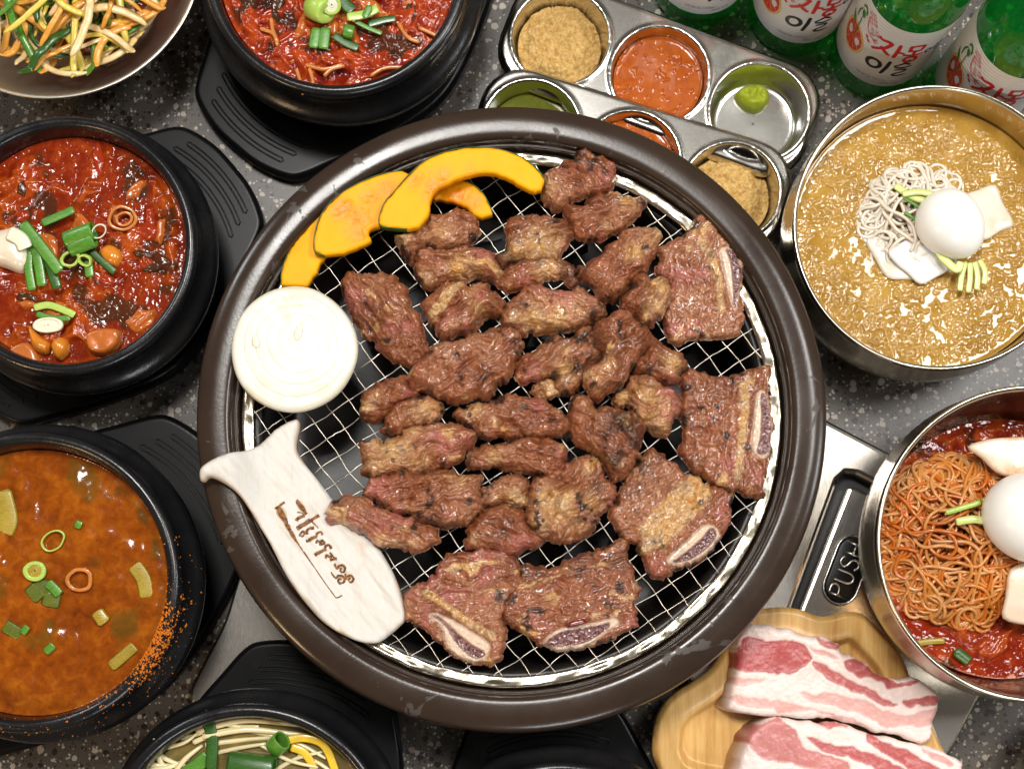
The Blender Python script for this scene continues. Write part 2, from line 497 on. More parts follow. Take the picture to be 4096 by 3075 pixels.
# ------------------------------------------------------------------ brazier, grate, charcoal
GC = W(1105, 898, .096); GR = 680 / pxm(1105, 900, .096)
bz = thing('table_brazier', (GC[0], GC[1], 0.0), 'round dark brown iron table grill with a wide glossy rim', 'grill')
prof = [(.90, .022), (.955, .05), (.985, .082), (1.0, .093), (.9965, .0985), (.985, .1015), (.955, .1035), (.92, .1035), (.898, .1028), (.888, .101), (.884, .097), (.880, .0955), (.8745, .0955), (.871, .0945), (.868, .090), (.866, .0845), (.862, .0825), (.83, .082)]
V, F = lathe([(r * GR, z) for r, z in prof], (GC[0], GC[1], 0), 160, 4)
mk('rim', V, F, M['brazier'], bz)
prof = [(.8305, .0822), (.815, .0815), (.80, .076), (.785, .05), (.76, .034), (.70, .027), (.4, .025), (.0005, .025)]
V, F = lathe([(r * GR, z) for r, z in prof], (GC[0], GC[1], 0), 120, 4)
mk('fire_bowl', V, F, M['soot'], bz)
ZG = .0900
gt = thing('wire_grate', (GC[0], GC[1], ZG), 'round woven wire grate with a bright steel ring lying in the grill', 'grate')
GW = .8575 * GR
# ring: folded sheet steel, dented
prr = [(.0, -.0028), (.0012, -.0005), (.0008, .0018), (-.0010, .0026), (-.0034, .0022), (-.0062, .0016), (-.0066, -.0002), (-.0058, -.0020), (-.003, -.003)]
V, F = lathe([(GW + a, b) for a, b in prr], (0, 0, 0), 360, 3, closed=True)
an = np.arctan2(V[:, 1], V[:, 0]); rr_ = np.hypot(V[:, 0], V[:, 1])
dent = (vn(an * 22, rr_ * 300, 3) - .5) * .0012 + (vn(an * 70, rr_ * 500, 5) - .5) * .0007
V[:, 2] += ZG + dent; V[:, 0] += GC[0]; V[:, 1] += GC[1]
mk('ring', V, F, M['gratering'], gt)
pa = W(1000, 640, ZG)[:2] - W(800, 640 - 262, ZG)[:2]; pa /= np.linalg.norm(pa)
pb = W(1000, 640, ZG)[:2] - W(900, 640 + 66, ZG)[:2]; pb /= np.linalg.norm(pb)
rng = np.random.default_rng(4)
def wires(dv, sp, off, zo, ph):
    nv = np.array([-dv[1], dv[0]])
    k0 = int(GW / sp) + 1
    for k in range(-k0, k0 + 1):
        o = k * sp + off
        if abs(o) > GW - .006: continue
        h = math.sqrt((GW - .004) ** 2 - o * o)
        L = np.arange(-h, h, .0016); L = np.append(L, h)
        a = L / sp * math.pi
        wob = (vn(L * 55, np.full(len(L), k * 3.1), 11 + ph) - .5) * .0016 + (vn(L * 300, np.full(len(L), k * 1.7), 13) - .5) * .0005
        side = np.sin(a * 1.0 + (k % 2) * math.pi) * .00032 + wob
        z = ZG + np.cos(a + (k % 2) * math.pi) * .0004 + zo
        pts = np.stack([GC[0] + dv[0] * L + nv[0] * (o + side), GC[1] + dv[1] * L + nv[1] * (o + side), z], 1)
        V, F = tube(pts, .00040, 5)
        mk('wire', V, F, M['wire'], gt)
wires(pa, .0131, .004, .0, 0); wires(pb, .0129, .001, .0001, 1)

def charcoal(cx, cy, ang, L, w, z, seed, tilt=0.0):
    rs = np.random.default_rng(seed); n = 10; sides = 8; V = []; F = []
    rads = w * (0.85 + .3 * rs.random(sides))
    for k in range(n + 1):
        t = (k / n - .5) * L; sc = 1.0 - .25 * (abs(k / n - .5) * 2) ** 6 + .08 * rs.normal()
        for s in range(sides):
            a = s / sides * 2 * math.pi
            r = rads[s] * sc * (1 + .06 * rs.normal())
            V.append((t + .002 * rs.normal() * (k in (0, n)) * 2, math.cos(a) * r, math.sin(a) * r * .85 + t * tilt))
    for k in range(n):
        for s in range(sides):
            s2 = (s + 1) % sides; F.append((k * sides + s, (k + 1) * sides + s, (k + 1) * sides + s2, k * sides + s2))
    F.append(tuple(range(sides - 1, -1, -1))); F.append(tuple(n * sides + s for s in range(sides)))
    V = np.array(V); c_, s_ = math.cos(ang), math.sin(ang)
    V = np.c_[V[:, 0] * c_ - V[:, 1] * s_, V[:, 0] * s_ + V[:, 1] * c_, V[:, 2]]
    p = W(cx, cy, z); V += p
    lab = 'black charcoal stick glowing no more, seen through the wires in the middle of the grill'
    o = mk('charcoal', V, F, M['coal'], smooth=False, label='black charcoal stick lying under the wire grate', cat='charcoal', group='charcoal under the grate')
    return o
for q in [(960, 640, .5, .10, .014, .045, 1), (1080, 560, .25, .11, .015, .05, 2), (1230, 620, -.6, .10, .014, .048, 3), (1090, 680, 1.2, .09, .015, .046, 4), (930, 760, .9, .1, .015, .046, 5),
          (1130, 800, .35, .12, .016, .05, 6), (1270, 860, 1.3, .1, .015, .047, 7), (1080, 930, -.3, .11, .015, .05, 8), (1230, 980, .6, .11, .016, .05, 9), (1010, 1010, 1.2, .1, .014, .046, 10),
          (1140, 1090, .2, .11, .015, .048, 11), (1300, 1120, 1.1, .09, .014, .047, 12), (1390, 760, .4, .09, .014, .045, 13), (1010, 880, .1, .09, .013, .045, 14)]:
    charcoal(*q)

# ------------------------------------------------------------------ black stone pots on handled trays
def trivet_proto():
    out = []
    for s in (1, -1):
        out += [(s * x, s * y) for x, y in [(.066, -.070), (.088, -.060), (.1085, -.050), (.1165, -.040), (.1225, -.02), (.1235, 0), (.1225, .02), (.1165, .040), (.1085, .050), (.088, .060), (.066, .070)]]
        out += [(s * .088 * math.cos(a), s * .088 * math.sin(a)) for a in np.radians([70, 90, 110])]
    pl = smooth_poly(out, 4)
    def top(x, y, d):
        r = np.hypot(x, y)
        z = .0125 + .0022 * sstep(.004, .0, d) * 0 - .0035 * sstep(.0035, 0, d) ** 2
        z = z - .006 * sstep(.076, .070, r)
        ax = np.abs(x)
        return z
    V, F, _ = field(pl, .0011, top, lambda x, y, d: np.zeros_like(x))
    return V, F
TV, TF = trivet_proto()
tr_mesh = bpy.data.meshes.new('pot_tray'); tr_mesh.from_pydata(TV.tolist(), [], [tuple(int(i) for i in f) for f in TF]); tr_mesh.materials.append(M['plastic'])
tr_mesh.polygons.foreach_set('use_smooth', [True] * len(tr_mesh.polygons))
RP = .0860
PV, PF = lathe([(.0005, .004), (.045, .003), (.056, .0), (.066, .004), (.082, .020), (.0915, .040), (.0945, .0505), (.0935, .0560), (.0895, .0600), (.0865, .0640), (.0850, .069), (.0860, .0745), (.0866, .0785), (.0855, .0818), (.0825, .0832),
                (.0795, .0815), (.0782, .077), (.0775, .068), (.077, .05), (.074, .03), (.06, .014), (.0005, .012)], (0, 0, 0), 128, 4)
pot_mesh = bpy.data.meshes.new('stone_pot'); pot_mesh.from_pydata(PV.tolist(), [], PF); pot_mesh.materials.append(M['pot'])
pot_mesh.polygons.foreach_set('use_smooth', [True] * len(pot_mesh.polygons))
GV = []
for sg in (0, math.pi):
    for rr in (.0975, .1052, .1129):
        hw = .040 - (rr - .0975) * .5; am = hw / rr; w_ = .0015
        lp = [(rr - w_, a_) for a_ in np.linspace(-am, am, 14)] + [(rr, am + w_ / rr)] + [(rr + w_, a_) for a_ in np.linspace(am, -am, 14)] + [(rr, -am - w_ / rr)]
        pts = [(r_ * math.cos(a_ + sg), r_ * math.sin(a_ + sg), .0126) for r_, a_ in lp]
        GV.append(tube(pts + pts[:1], .00062, 5, cap=False))
ridge_me = [bpy.data.meshes.new('grip_ridge') for _ in GV]
for me_, (v_, f_) in zip(ridge_me, GV):
    me_.from_pydata(np.asarray(v_).tolist(), [], f_); me_.materials.append(M['plastic']); me_.polygons.foreach_set('use_smooth', [True] * len(me_.polygons))
ZT = .0068
POTS = {}
def pot(key, cx, cy, R, ang, lab_pot, lab_tray, dz=0.0):
    s = R / pxm(cx, cy, .09) / RP
    c = W(cx, cy, ZT + dz + .083 * s)
    t = bpy.data.objects.new('handled_pot_tray', tr_mesh); COL.objects.link(t); t.location = (c[0], c[1], dz); t.rotation_euler = (0, 0, math.radians(ang)); t.scale = (s, s, 1)
    tag(t, lab_tray, 'tray', 'black handled trays under the pots')
    for me_ in ridge_me:
        g_ = bpy.data.objects.new('grip_ridge', me_); COL.objects.link(g_); g_.parent = t
    p = bpy.data.objects.new('stone_pot', pot_mesh); COL.objects.link(p); p.location = (c[0], c[1], ZT + dz); p.scale = (s, s, s)
    tag(p, lab_pot, 'pot', 'black stone pots')
    POTS[key] = (c[0], c[1], ZT + dz, s)
pot('top', 726, -76, 287, 229, 'black stone pot of red stew above the pumpkin slices', 'black handled tray under the pot of red stew above the pumpkin slices')
pot('left', 139, 527, 284, 40, 'black stone pot of chunky red stew left of the onion slice', 'black handled tray under the chunky red stew left of the onion')
pot('low', 60, 1255, 323, 40, 'black stone pot of smooth orange broth left of the mushroom, chilli flakes on its rim', 'black handled tray under the pot of orange broth')
pot('sprout', 533, 1838, 314, 74, 'black stone pot of bean sprout soup below the mushroom', 'black handled tray under the bean sprout soup pot')
pot('empty', 1214, 1962, 312, 94, 'black stone pot cut off by the lower edge below the grill rim', 'black handled tray under the pot cut off below the grill rim')

# ------------------------------------------------------------------ steel bowls
def bowl(name, cx, cy, R, zb, h, prof, label, mat='bowl'):
    c = W(cx, cy, zb + h); r = R / pxm(cx, cy, zb + h)
    V, F = lathe([(a * r, zb + b * h) for a, b in prof], (c[0], c[1], 0), 144, 4)
    mk(name, V, F, M[mat], label=label, cat='bowl')
    return c[0], c[1], r
deep = [(.0005, .03), (.5, .02), (.58, .0), (.66, .03), (.86, .17), (.975, .40), (1.012, .62), (1.004, .84), (1.0, .93), (1.004, .955), (1.003, .98), (.995, .998), (.985, 1.0), (.972, .99), (.966, .965), (.966, .92), (.968, .78), (.96, .58), (.92, .38), (.80, .18), (.55, .085), (.0005, .08)]
BR1 = bowl('steel_bowl', 2026, 489, 313, .0, .088, deep, 'steel bowl of icy noodle broth beside the green bottles')
BR2 = bowl('steel_bowl', 2236, 1172, 343, .021, .088, deep, 'steel bowl of red spicy noodles at the right edge')
flare = [(.0005, .05), (.45, .04), (.52, .0), (.58, .06), (.78, .38), (.93, .82), (.985, .955), (1.0, .975), (1.0, .995), (.99, 1.0), (.975, .985), (.95, .90), (.80, .46), (.6, .16), (.5, .12), (.0005, .11)]
M['satin'] = m_steel('satin_steel', (.66, .60, .52), .34)
BR3 = bowl('steel_bowl', 112, -108, 328, .0, .066, flare, 'wide steel bowl of shredded scallion salad in the upper left corner', 'satin')

bowl('steel_bowl', 2420, 1770, 215, .0, .06, deep, 'steel bowl barely showing at the lower right corner')

# ------------------------------------------------------------------ condiment trays
def tray_proto():
    hx, hy, rc = .1045, .0385, .028
    pl = []
    for sx, sy, a0 in ((1, 1, 0), (-1, 1, 90), (-1, -1, 180), (1, -1, 270)):
        for k in range(7):
            a = math.radians(a0 + k * 15); pl.append((sx * (hx - rc) + rc * math.cos(a), sy * (hy - rc) + rc * math.sin(a)))
    cen = [-.0675, 0, .0675]; rh = .0305
    holes = [[(c + rh * math.cos(a), rh * math.sin(a)) for a in np.arange(48) / 48 * 2 * math.pi] for c in cen]
    P0 = np.array(pl)
    def top(x, y, d):
        do, _, _ = poly_dist(x, y, P0)
        dh = np.min([np.hypot(x - c, y) for c in cen], 0) - rh
        return -.0050 * sstep(.0042, 0, do) ** 2 + .0013 * np.exp(-((dh - .0011) / .0011) ** 2)
    V, F, _ = field(pl, .0011, top, lambda x, y, d: top(x, y, d) - .0008, holes=holes)
    cup = lathe([(.0307, .0003), (.0303, -.001), (.0297, -.006), (.0288, -.014), (.0280, -.0195), (.0268, -.0225), (.0245, -.0236), (.02, -.0238), (.0005, -.0238)], (0, 0, 0), 72, 4)
    return (V, F), cup, cen
(TRV, TRF), CUP, CEN = tray_proto()
def to_mesh(name, V, F, mat):
    me = bpy.data.meshes.new(name); me.from_pydata(np.asarray(V).tolist(), [], [tuple(int(i) for i in f) for f in F]); me.materials.append(mat)
    me.polygons.foreach_set('use_smooth', [True] * len(me.polygons)); return me
plate_me = to_mesh('plate', TRV, TRF, M['tray']); cup_me = to_mesh('cup', *CUP, M['tray'])
def cond_tray(c2, c3, z, label):
    a, b = W(*c2, z), W(*c3, z); ang = math.atan2(b[1] - a[1], b[0] - a[0]); s = np.linalg.norm(b - a) / .0675
    t = thing('condiment_tray', (a[0], a[1], z), label, 'condiment tray', 'steel condiment trays'); t.rotation_euler = (0, 0, ang); t.scale = (s, s, 1)
    o = bpy.data.objects.new('plate', plate_me); COL.objects.link(o); o.parent = t
    out = []
    for cx in CEN:
        o = bpy.data.objects.new('cup', cup_me); COL.objects.link(o); o.parent = t; o.location = (cx, 0, 0)
        out.append((a[0] + math.cos(ang) * cx * s, a[1] + math.sin(ang) * cx * s, z, s))
    return out
CT1 = cond_tray((1425, 161), (1640, 241), .0265, 'steel tray of three cups beside the bottles, holding powder, red sauce and wasabi')
CT2 = cond_tray((1363, 344), (1580, 412), .0345, 'steel tray of three cups half hidden by the grill rim, overlapping the other tray')

# ------------------------------------------------------------------ wooden plate
pp = P('R33', [(-990, 1420), (-976, 1300), (-946, 1200), (-870, 1080), (-760, 985), (-620, 900), (-480, 790), (-390, 650), (-330, 500), (-250, 380), (-120, 295), (0, 275), (100, 265), (200, 270), (300, 290), (380, 322), (470, 345), (560, 335), (640, 310), (740, 308), (830, 330), (900, 390),
               (1010, 500), (1100, 600), (1180, 720), (1240, 880), (1330, 1040), (1420, 1250), (1500, 1450), (1530, 1500), (1520, 1600), (1450, 1750), (1200, 1900), (700, 1980), (0, 1980), (-600, 1900), (-860, 1780), (-960, 1620), (-992, 1520)])
ZW = .036
wp = smooth_poly(WP(pp, ZW), 4)
def wtop(x, y, d):
    return ZW - .0035 * sstep(.004, 0, d) ** 2 - .0085 * sstep(.0165, .021, d) + .0006 * np.exp(-((d - .0155) / .002) ** 2)
V, F, _ = field(wp, .0012, wtop, lambda x, y, d: .0215 + .003 * sstep(.004, 0, d))
mk('wooden_plate', V, F, M['wood'], label='pale wooden plate with a scalloped rim under the raw pork', cat='plate')
# ------------------------------------------------------------------ grilled meat
def m_meat():
    n = NT('grilled_beef')
    fat, ch, pk, bone, mar = (n.attr(k) for k in ('fat', 'char', 'pink', 'bone', 'marrow'))
    tone = n.attr('tone')
    v1 = n.noise(90, 5, .65); v2 = n.noise(420, 4, .6); v3 = n.noise(1300, 2)
    lean = n.ramp(v1, [(.30, (.095, .022, .007)), (.45, (.25, .070, .024)), (.58, (.38, .128, .054)), (.74, (.54, .235, .12))])
    lean = n.mix(n.ramp(tone, [(.5, 0), (1, .75)]), lean, n.mix(v1, (.30, .115, .052), (.55, .275, .145)))
    lean = n.mix(n.ramp(tone, [(.0, .7), (.5, 0)]), lean, n.mix(v1, (.09, .026, .010), (.26, .085, .035)))
    lean = n.mix(n.ramp(v2, [(.45, 0), (.78, .55)]), lean, (.13, .036, .014))
    lean = n.mix(n.math('MULTIPLY', pk, .75), lean, n.mix(v2, (.30, .055, .042), (.50, .19, .14)))
    fc = n.ramp(v1, [(.32, (.46, .20, .035)), (.5, (.60, .36, .15)), (.68, (.64, .45, .27))])
    col = n.mix(fat, lean, fc)
    brown = n.ramp(n.math('ADD', n.math('MULTIPLY', v2, .6), n.math('MULTIPLY', v1, .6)), [(.55, 0), (.72, .6)])
    col = n.mix(brown, col, (.13, .040, .010))
    col = n.mix(n.ramp(v3, [(.68, 0), (.8, .5)]), col, (.05, .015, .008))
    bc = n.mix(n.noise(260, 4), (.62, .44, .30), (.70, .55, .43))
    col = n.mix(bone, col, bc)
    mc = n.mix(n.ramp(n.noise(700, 3), [(.4, 0), (.62, 1)]), (.055, .018, .022), (.24, .10, .09))
    col = n.mix(mar, col, mc)
    chn = n.math('MULTIPLY', ch, n.ramp(v2, [(.25, .55), (.55, 1)]))
    col = n.mix(chn, col, n.mix(v3, (.010, .006, .005), (.05, .016, .007)))
    h = n.math('ADD', n.math('MULTIPLY', n.noise(520, 2, .5), 1.0), n.math('MULTIPLY', n.noise(230, 2, .5), 1.6))
    n.bump(h, .9, .0016)
    r = n.ramp(n.noise(200, 3), [(.3, .20), (.75, .34)])
    return n.set(col=col, rough=n.math('ADD', r, .16), spec=.3, coat=.7, coatr=.075)
M['meat'] = m_meat()
def gauss_spots(x, y, spots, fr, z):
    """painted spots: (px, py, radius px, strength) in the photograph frame fr"""
    v = np.zeros_like(x)
    for (a, b, r, s) in spots:
        q = P(fr, [(a, b)])[0]; w = W(q[0], q[1], z); R = r * FR[fr][2] / SD / pxm(q[0], q[1], z)
        v = np.maximum(v, s * np.exp(-((x - w[0]) ** 2 + (y - w[1]) ** 2) / (R * R)))
    return v
def strip_mask(x, y, line, wpx, fr, z, wob=0):
    q = P(fr, line); pl = WP(q, z); d = np.full(x.shape, 1e9)
    for (ax, ay), (cx, cy) in zip(pl[:-1], pl[1:]):
        dx, dy = cx - ax, cy - ay; t = np.clip(((x - ax) * dx + (y - ay) * dy) / (dx * dx + dy * dy), 0, 1)
        d = np.minimum(d, np.hypot(x - ax - t * dx, y - ay - t * dy))
    wm = wpx * FR[fr][2] / SD / pxm(*q[0], z)
    return sstep(wm * 1.15, wm * .75, d + (fbm(x * 300, y * 300, 3, 77) - .5) * wm * .7)
NMEAT = [0]
def meat(fr, pts, T, ang, label, z=.0910, fat=(), char=(), pink=(), fatn=.0, charn=.0, pinkn=.0, bone=None, marrow=None, strips=(), rib=False, lump=1.0, group='grilled beef chunks', dz=0.0):
    NMEAT[0] += 1; sd = NMEAT[0] * 131
    zz = z + T * .6
    base = smooth_poly(WP(P(fr, pts), zz), 7)
    # ragged outline
    cum = np.cumsum(np.r_[0, np.linalg.norm(np.diff(base, axis=0), axis=1)])
    t = np.roll(base, -1, 0) - np.roll(base, 1, 0); t /= np.linalg.norm(t, axis=1)[:, None] + 1e-9
    nr = np.stack([t[:, 1], -t[:, 0]], 1)
    rag = (fbm(cum * 260, cum * 0 + sd, 3, sd) - .5) * .0030 + (vn(cum * 900, cum * 0 + 2, sd) - .5) * .0011
    ar = np.sum(base[:, 0] * np.roll(base[:, 1], -1) - np.roll(base[:, 0], -1) * base[:, 1])
    poly = base + nr * (rag + (.0011 if ar > 0 else -.0011))[:, None]
    cx, cy = base.mean(0); ca, sa = math.cos(math.radians(ang)), math.sin(math.radians(ang))
    bpoly = smooth_poly(WP(P(fr, bone), zz), 5) if bone else None
    mpoly = smooth_poly(WP(P(fr, marrow), zz), 5) if marrow else None
    edge = .0036 if rib else min(.0075, T * .62)
    def uv(x, y):
        a = x - cx; b = y - cy
        wx = (fbm(a * 70 + 5, b * 70, 3, sd + 3) - .5) * .012; wy = (fbm(a * 70, b * 70 + 9, 3, sd + 4) - .5) * .012
        a = a + wx; b = b + wy
        return a * ca + b * sa, -a * sa + b * ca
    def bmask(x, y, pl, soft=.0012):
        d, _, _ = poly_dist(x, y, pl); ins = inside(x, y, pl)
        return sstep(-soft, soft, np.where(ins, d, -d)), np.where(ins, d, -d)
    def fields(x, y, d):
        u, v = uv(x, y)
        bm = bmask(x, y, bpoly)[0] if bpoly is not None else 0 * x
        mm = bmask(x, y, mpoly)[0] * bm if mpoly is not None else 0 * x
        f = gauss_spots(x, y, fat, fr, zz)
        f = f + .9 * sstep(.60, .70, fbm(u * 55, v * 130, 4, sd + 9) + fatn - .10)
        for s in strips: f = np.maximum(f, strip_mask(x, y, s[0], s[1], fr, zz))
        f = np.clip(f * (0.55 + .9 * fbm(x * 330, y * 330, 3, sd + 1)), 0, 1)
        c = gauss_spots(x, y, char, fr, zz) * 1.5 * fbm(x * 300, y * 300, 3, sd + 21)
        c = c + sstep(.62, .74, fbm(x * 120, y * 120, 4, sd + 22) + charn - .08 + .10 * sstep(.004, 0, d))
        c = np.clip(c, 0, 1) * (1 - bm * .8)
        p = gauss_spots(x, y, pink, fr, zz) + sstep(.56, .72, fbm(x * 60, y * 60, 3, sd + 31) + pinkn - .08)
        tn = .5 + (vn(np.array([sd * .37]), np.array([.5]), 7)[0] - .5) * .9 + (fbm(x * 45, y * 45, 3, sd + 40) - .5) * 1.3
        return dict(tone=np.clip(tn, 0, 1), fat=f * (1 - bm), char=c, pink=np.clip(p, 0, 1) * (1 - bm), bone=bm * (1 - mm), marrow=mm)
    def top(x, y, d):
        u, v = uv(x, y)
        p = np.sqrt(np.clip(1 - (1 - np.clip(d / edge, 0, 1)) ** 2, 0, 1))
        low = fbm(x * 55, y * 55, 2, sd) - .5
        fold = ridge(u * 38, v * 120, 3, sd + 2)
        lum = ridge(u * 90, v * 130, 2, sd + 6)
        fib = ridge(u * 110, v * 430, 2, sd + 5)
        gr = fbm(x * 900, y * 900, 2, sd + 8) - .5
        a = .35 if rib else 1.0
        h = T * (.72 + .38 * low * a) + lump * ((fold - .55) * .0078 * (.5 if rib else 1) + (lum - .6) * .0040 * (.6 if rib else 1)) + (fib - .6) * .0030 + gr * .0006
        if bpoly is not None:
            b_, ds = bmask(x, y, bpoly, .0008)
            m_ = bmask(x, y, mpoly, .0008)[0] if mpoly is not None else 0
            flat = T * .80 + .0006 * np.sin(ds * 900) * 0 + gr * .0004 - .0011 * m_ + (vn(x * 800, y * 800, sd) - .5) * .0008 * m_
            h = h * (1 - b_) + flat * b_ - .0014 * np.exp(-(ds / .0007) ** 2)
        for s in strips:
            h = h + .0012 * strip_mask(x, y, s[0], s[1] * .8, fr, zz)
        return z + dz + np.maximum(h, .15 * T) * p
    cache = {}
    def A(k):
        def g(x, y, d):
            if 'f' not in cache: cache['f'] = fields(x, y, d)
            return cache['f'][k]
        return g
    V, F, at = field(poly, .00062, top, lambda x, y, d: z + dz + .0002 + .0015 * sstep(.004, 0, d), {k: A(k) for k in ('tone', 'fat', 'char', 'pink', 'bone', 'marrow')})
    return mk('grilled_short_rib' if rib else 'grilled_beef_chunk', V, F, M['meat'], attrs=at, label=label, cat='beef rib' if rib else 'beef', group='grilled short ribs with bone' if rib else group)

meat('D', [(1170, 385), (1185, 365), (1215, 345), (1240, 340), (1250, 320), (1262, 314), (1285, 328), (1310, 335), (1330, 350), (1332, 372), (1325, 395), (1300, 408), (1270, 415), (1240, 428), (1215, 445), (1190, 438), (1172, 415)], .020, -35,
     'beef chunk at the top of the grate, touching the end of the pumpkin arch', fat=[(1185, 400, 18, .7)], fatn=.03, pinkn=.02)
meat('R12', [(440, 130), (470, 85), (560, 90), (640, 95), (720, 20), (860, -10), (1000, 10), (1120, 30), (1160, 70), (1130, 110), (1095, 180), (1050, 235), (960, 300), (850, 350), (760, 390), (640, 400), (560, 370), (510, 290), (470, 200)], .016, 20,
     'long beef chunk just below the topmost chunk, one end browned', fat=[(1000, 60, 90, .7), (830, 300, 60, .5)], char=[(1130, 70, 50, .9), (820, 60, 50, .6)], pinkn=.02)
meat('R11', [(1205, 370), (1270, 345), (1330, 340), (1385, 275), (1410, 245), (1500, 180), (1640, 150), (1790, 135), (1880, 180), (1915, 280), (1900, 370), (1800, 440), (1690, 470), (1500, 480), (1400, 490), (1340, 580), (1315, 590), (1265, 540), (1245, 460), (1210, 420)], .019, 12,
     'beef chunk with a blackened corner lying against the pumpkin arch', fat=[(1600, 360, 90, .5), (1450, 300, 60, .4)], char=[(1300, 540, 60, 1.3), (1260, 420, 50, .7)], charn=.03)
meat('R11', [(1365, 560), (1385, 495), (1500, 470), (1640, 480), (1720, 465), (1850, 460), (1960, 470), (2050, 510), (2070, 560), (2090, 630), (2120, 680), (2080, 730), (2000, 725), (1900, 710), (1780, 760), (1650, 770), (1540, 800), (1450, 790), (1370, 700), (1360, 620)], .019, -10,
     'pale pink oblong beef chunk below the chunk with the blackened corner', fat=[(1750, 640, 110, .7), (1900, 690, 90, .6), (1450, 740, 90, .5)], pinkn=.06)
meat('D', [(1093, 482), (1110, 465), (1140, 460), (1165, 458), (1190, 462), (1215, 470), (1232, 485), (1236, 505), (1224, 525), (1212, 545), (1205, 560), (1185, 556), (1150, 556), (1120, 560), (1095, 568), (1075, 562), (1072, 548), (1092, 540), (1096, 515)], .018, 25,
     'beef chunk with a fatty lower half in the upper middle of the grate', fat=[(1165, 530, 40, .9), (1110, 540, 26, .8), (1200, 525, 20, .6)], char=[(1090, 555, 16, .8), (1110, 520, 14, .5)], pinkn=.02)
meat('B', [(45, 195), (95, 150), (130, 100), (210, 60), (310, 50), (400, 35), (480, 50), (530, 90), (560, 130), (575, 190), (540, 225), (500, 200), (480, 165), (420, 170), (340, 195), (260, 220), (200, 240), (150, 255), (90, 235)], .013, 15,
     'thin beef strip burnt black at its right end in the middle of the grate', fat=[(380, 120, 80, .9)], char=[(530, 150, 60, 1.6), (490, 90, 40, 1.0), (330, 70, 40, .6)], charn=.02)
meat('A', [(1080, 600), (1100, 530), (1160, 470), (1230, 400), (1290, 340), (1350, 320), (1400, 350), (1500, 330), (1560, 370), (1640, 350), (1700, 320), (1770, 340), (1830, 400), (1900, 450), (1960, 510), (1980, 590), (1950, 680), (1850, 710), (1750, 730), (1700, 810), (1640, 860), (1550, 890), (1450, 910), (1380, 940), (1290, 945), (1230, 890), (1230, 820), (1170, 780), (1130, 700)], .021, 35,
     'knobbly beef chunk crossed by a slanting pale fat seam, upper left', fat=[(1700, 660, 80, .6), (1620, 480, 60, .4)], strips=[([(1190, 720), (1330, 560), (1480, 370)], 62)], char=[(1930, 540, 50, .9), (1480, 350, 50, .7)], lump=1.3)
meat('B', [(95, 400), (110, 350), (165, 290), (220, 230), (290, 210), (350, 215), (400, 235), (450, 240), (490, 255), (545, 245), (580, 220), (640, 245), (700, 290), (745, 350), (750, 400), (700, 440), (640, 460), (590, 480), (520, 490), (430, 500), (330, 515), (280, 490), (220, 520), (180, 480), (110, 450)], .021, -8,
     'plump beef chunk with a fatty lower edge in the middle of the grate', fat=[(300, 440, 90, .9), (450, 440, 90, .9), (180, 440, 60, .9), (560, 380, 70, .6), (350, 330, 60, .5)], char=[(670, 420, 45, 1.2), (200, 340, 40, .6), (730, 360, 30, .7)], pink=[(640, 320, 45, .7)], pinkn=.04)
meat('R12', [(570, 680), (590, 630), (680, 580), (760, 540), (800, 490), (870, 420), (940, 370), (975, 310), (1050, 285), (1120, 290), (1190, 270), (1270, 290), (1300, 340), (1270, 400), (1260, 500), (1210, 560), (1180, 630), (1165, 700), (1100, 700), (1020, 800), (960, 870), (880, 910), (800, 930), (750, 880), (730, 820), (650, 760), (590, 720)], .020, 50,
     'beef chunk with a round fat knob, left of the upper right short rib', fat=[(1050, 520, 70, 1.1), (1270, 320, 40, .8)], char=[(590, 670, 50, 1.2), (800, 900, 60, .5)], charn=.02)
meat('H', [(115, 330), (140, 290), (210, 250), (300, 210), (330, 175), (345, 120), (390, 85), (430, 60), (465, 65), (470, 120), (490, 195), (540, 250), (590, 295), (615, 360), (650, 410), (655, 490), (640, 580), (650, 660), (655, 740), (640, 820), (590, 860), (520, 870), (480, 865), (460, 880), (380, 870), (290, 885), (230, 905), (180, 860), (160, 780), (155, 700), (190, 630), (190, 560), (180, 500), (120, 480), (115, 420), (140, 380)], .011, 80,
     'short rib at the upper right of the grate, a pointed tip above its dark bone', rib=True, bone=[(505, 325), (530, 305), (575, 305), (600, 330), (630, 390), (650, 450), (645, 520), (625, 600), (615, 680), (600, 705), (580, 660), (560, 590), (540, 500), (520, 420), (508, 370)],
     marrow=[(545, 318), (590, 325), (625, 395), (645, 450), (640, 520), (618, 600), (610, 680), (592, 670), (592, 600), (585, 500), (572, 400), (555, 350)], strips=[([(390, 290), (450, 350), (490, 480), (500, 600), (510, 700)], 26)], fat=[(350, 200, 40, .6)], pinkn=.08, lump=.7)
meat('R12', [(945, 970), (975, 890), (1040, 820), (1050, 740), (1110, 705), (1180, 735), (1210, 760), (1290, 730), (1350, 760), (1365, 830), (1355, 930), (1330, 1010), (1300, 1060), (1240, 1100), (1200, 1160), (1120, 1150), (1040, 1060), (980, 1030), (945, 1010)], .019, 60,
     'fatty beef chunk propped against the left side of the upper right short rib', fat=[(1280, 850, 90, .8), (1220, 1000, 80, .8)], char=[(1150, 1040, 35, .8), (1000, 900, 40, .4)], dz=.006, lump=1.3)
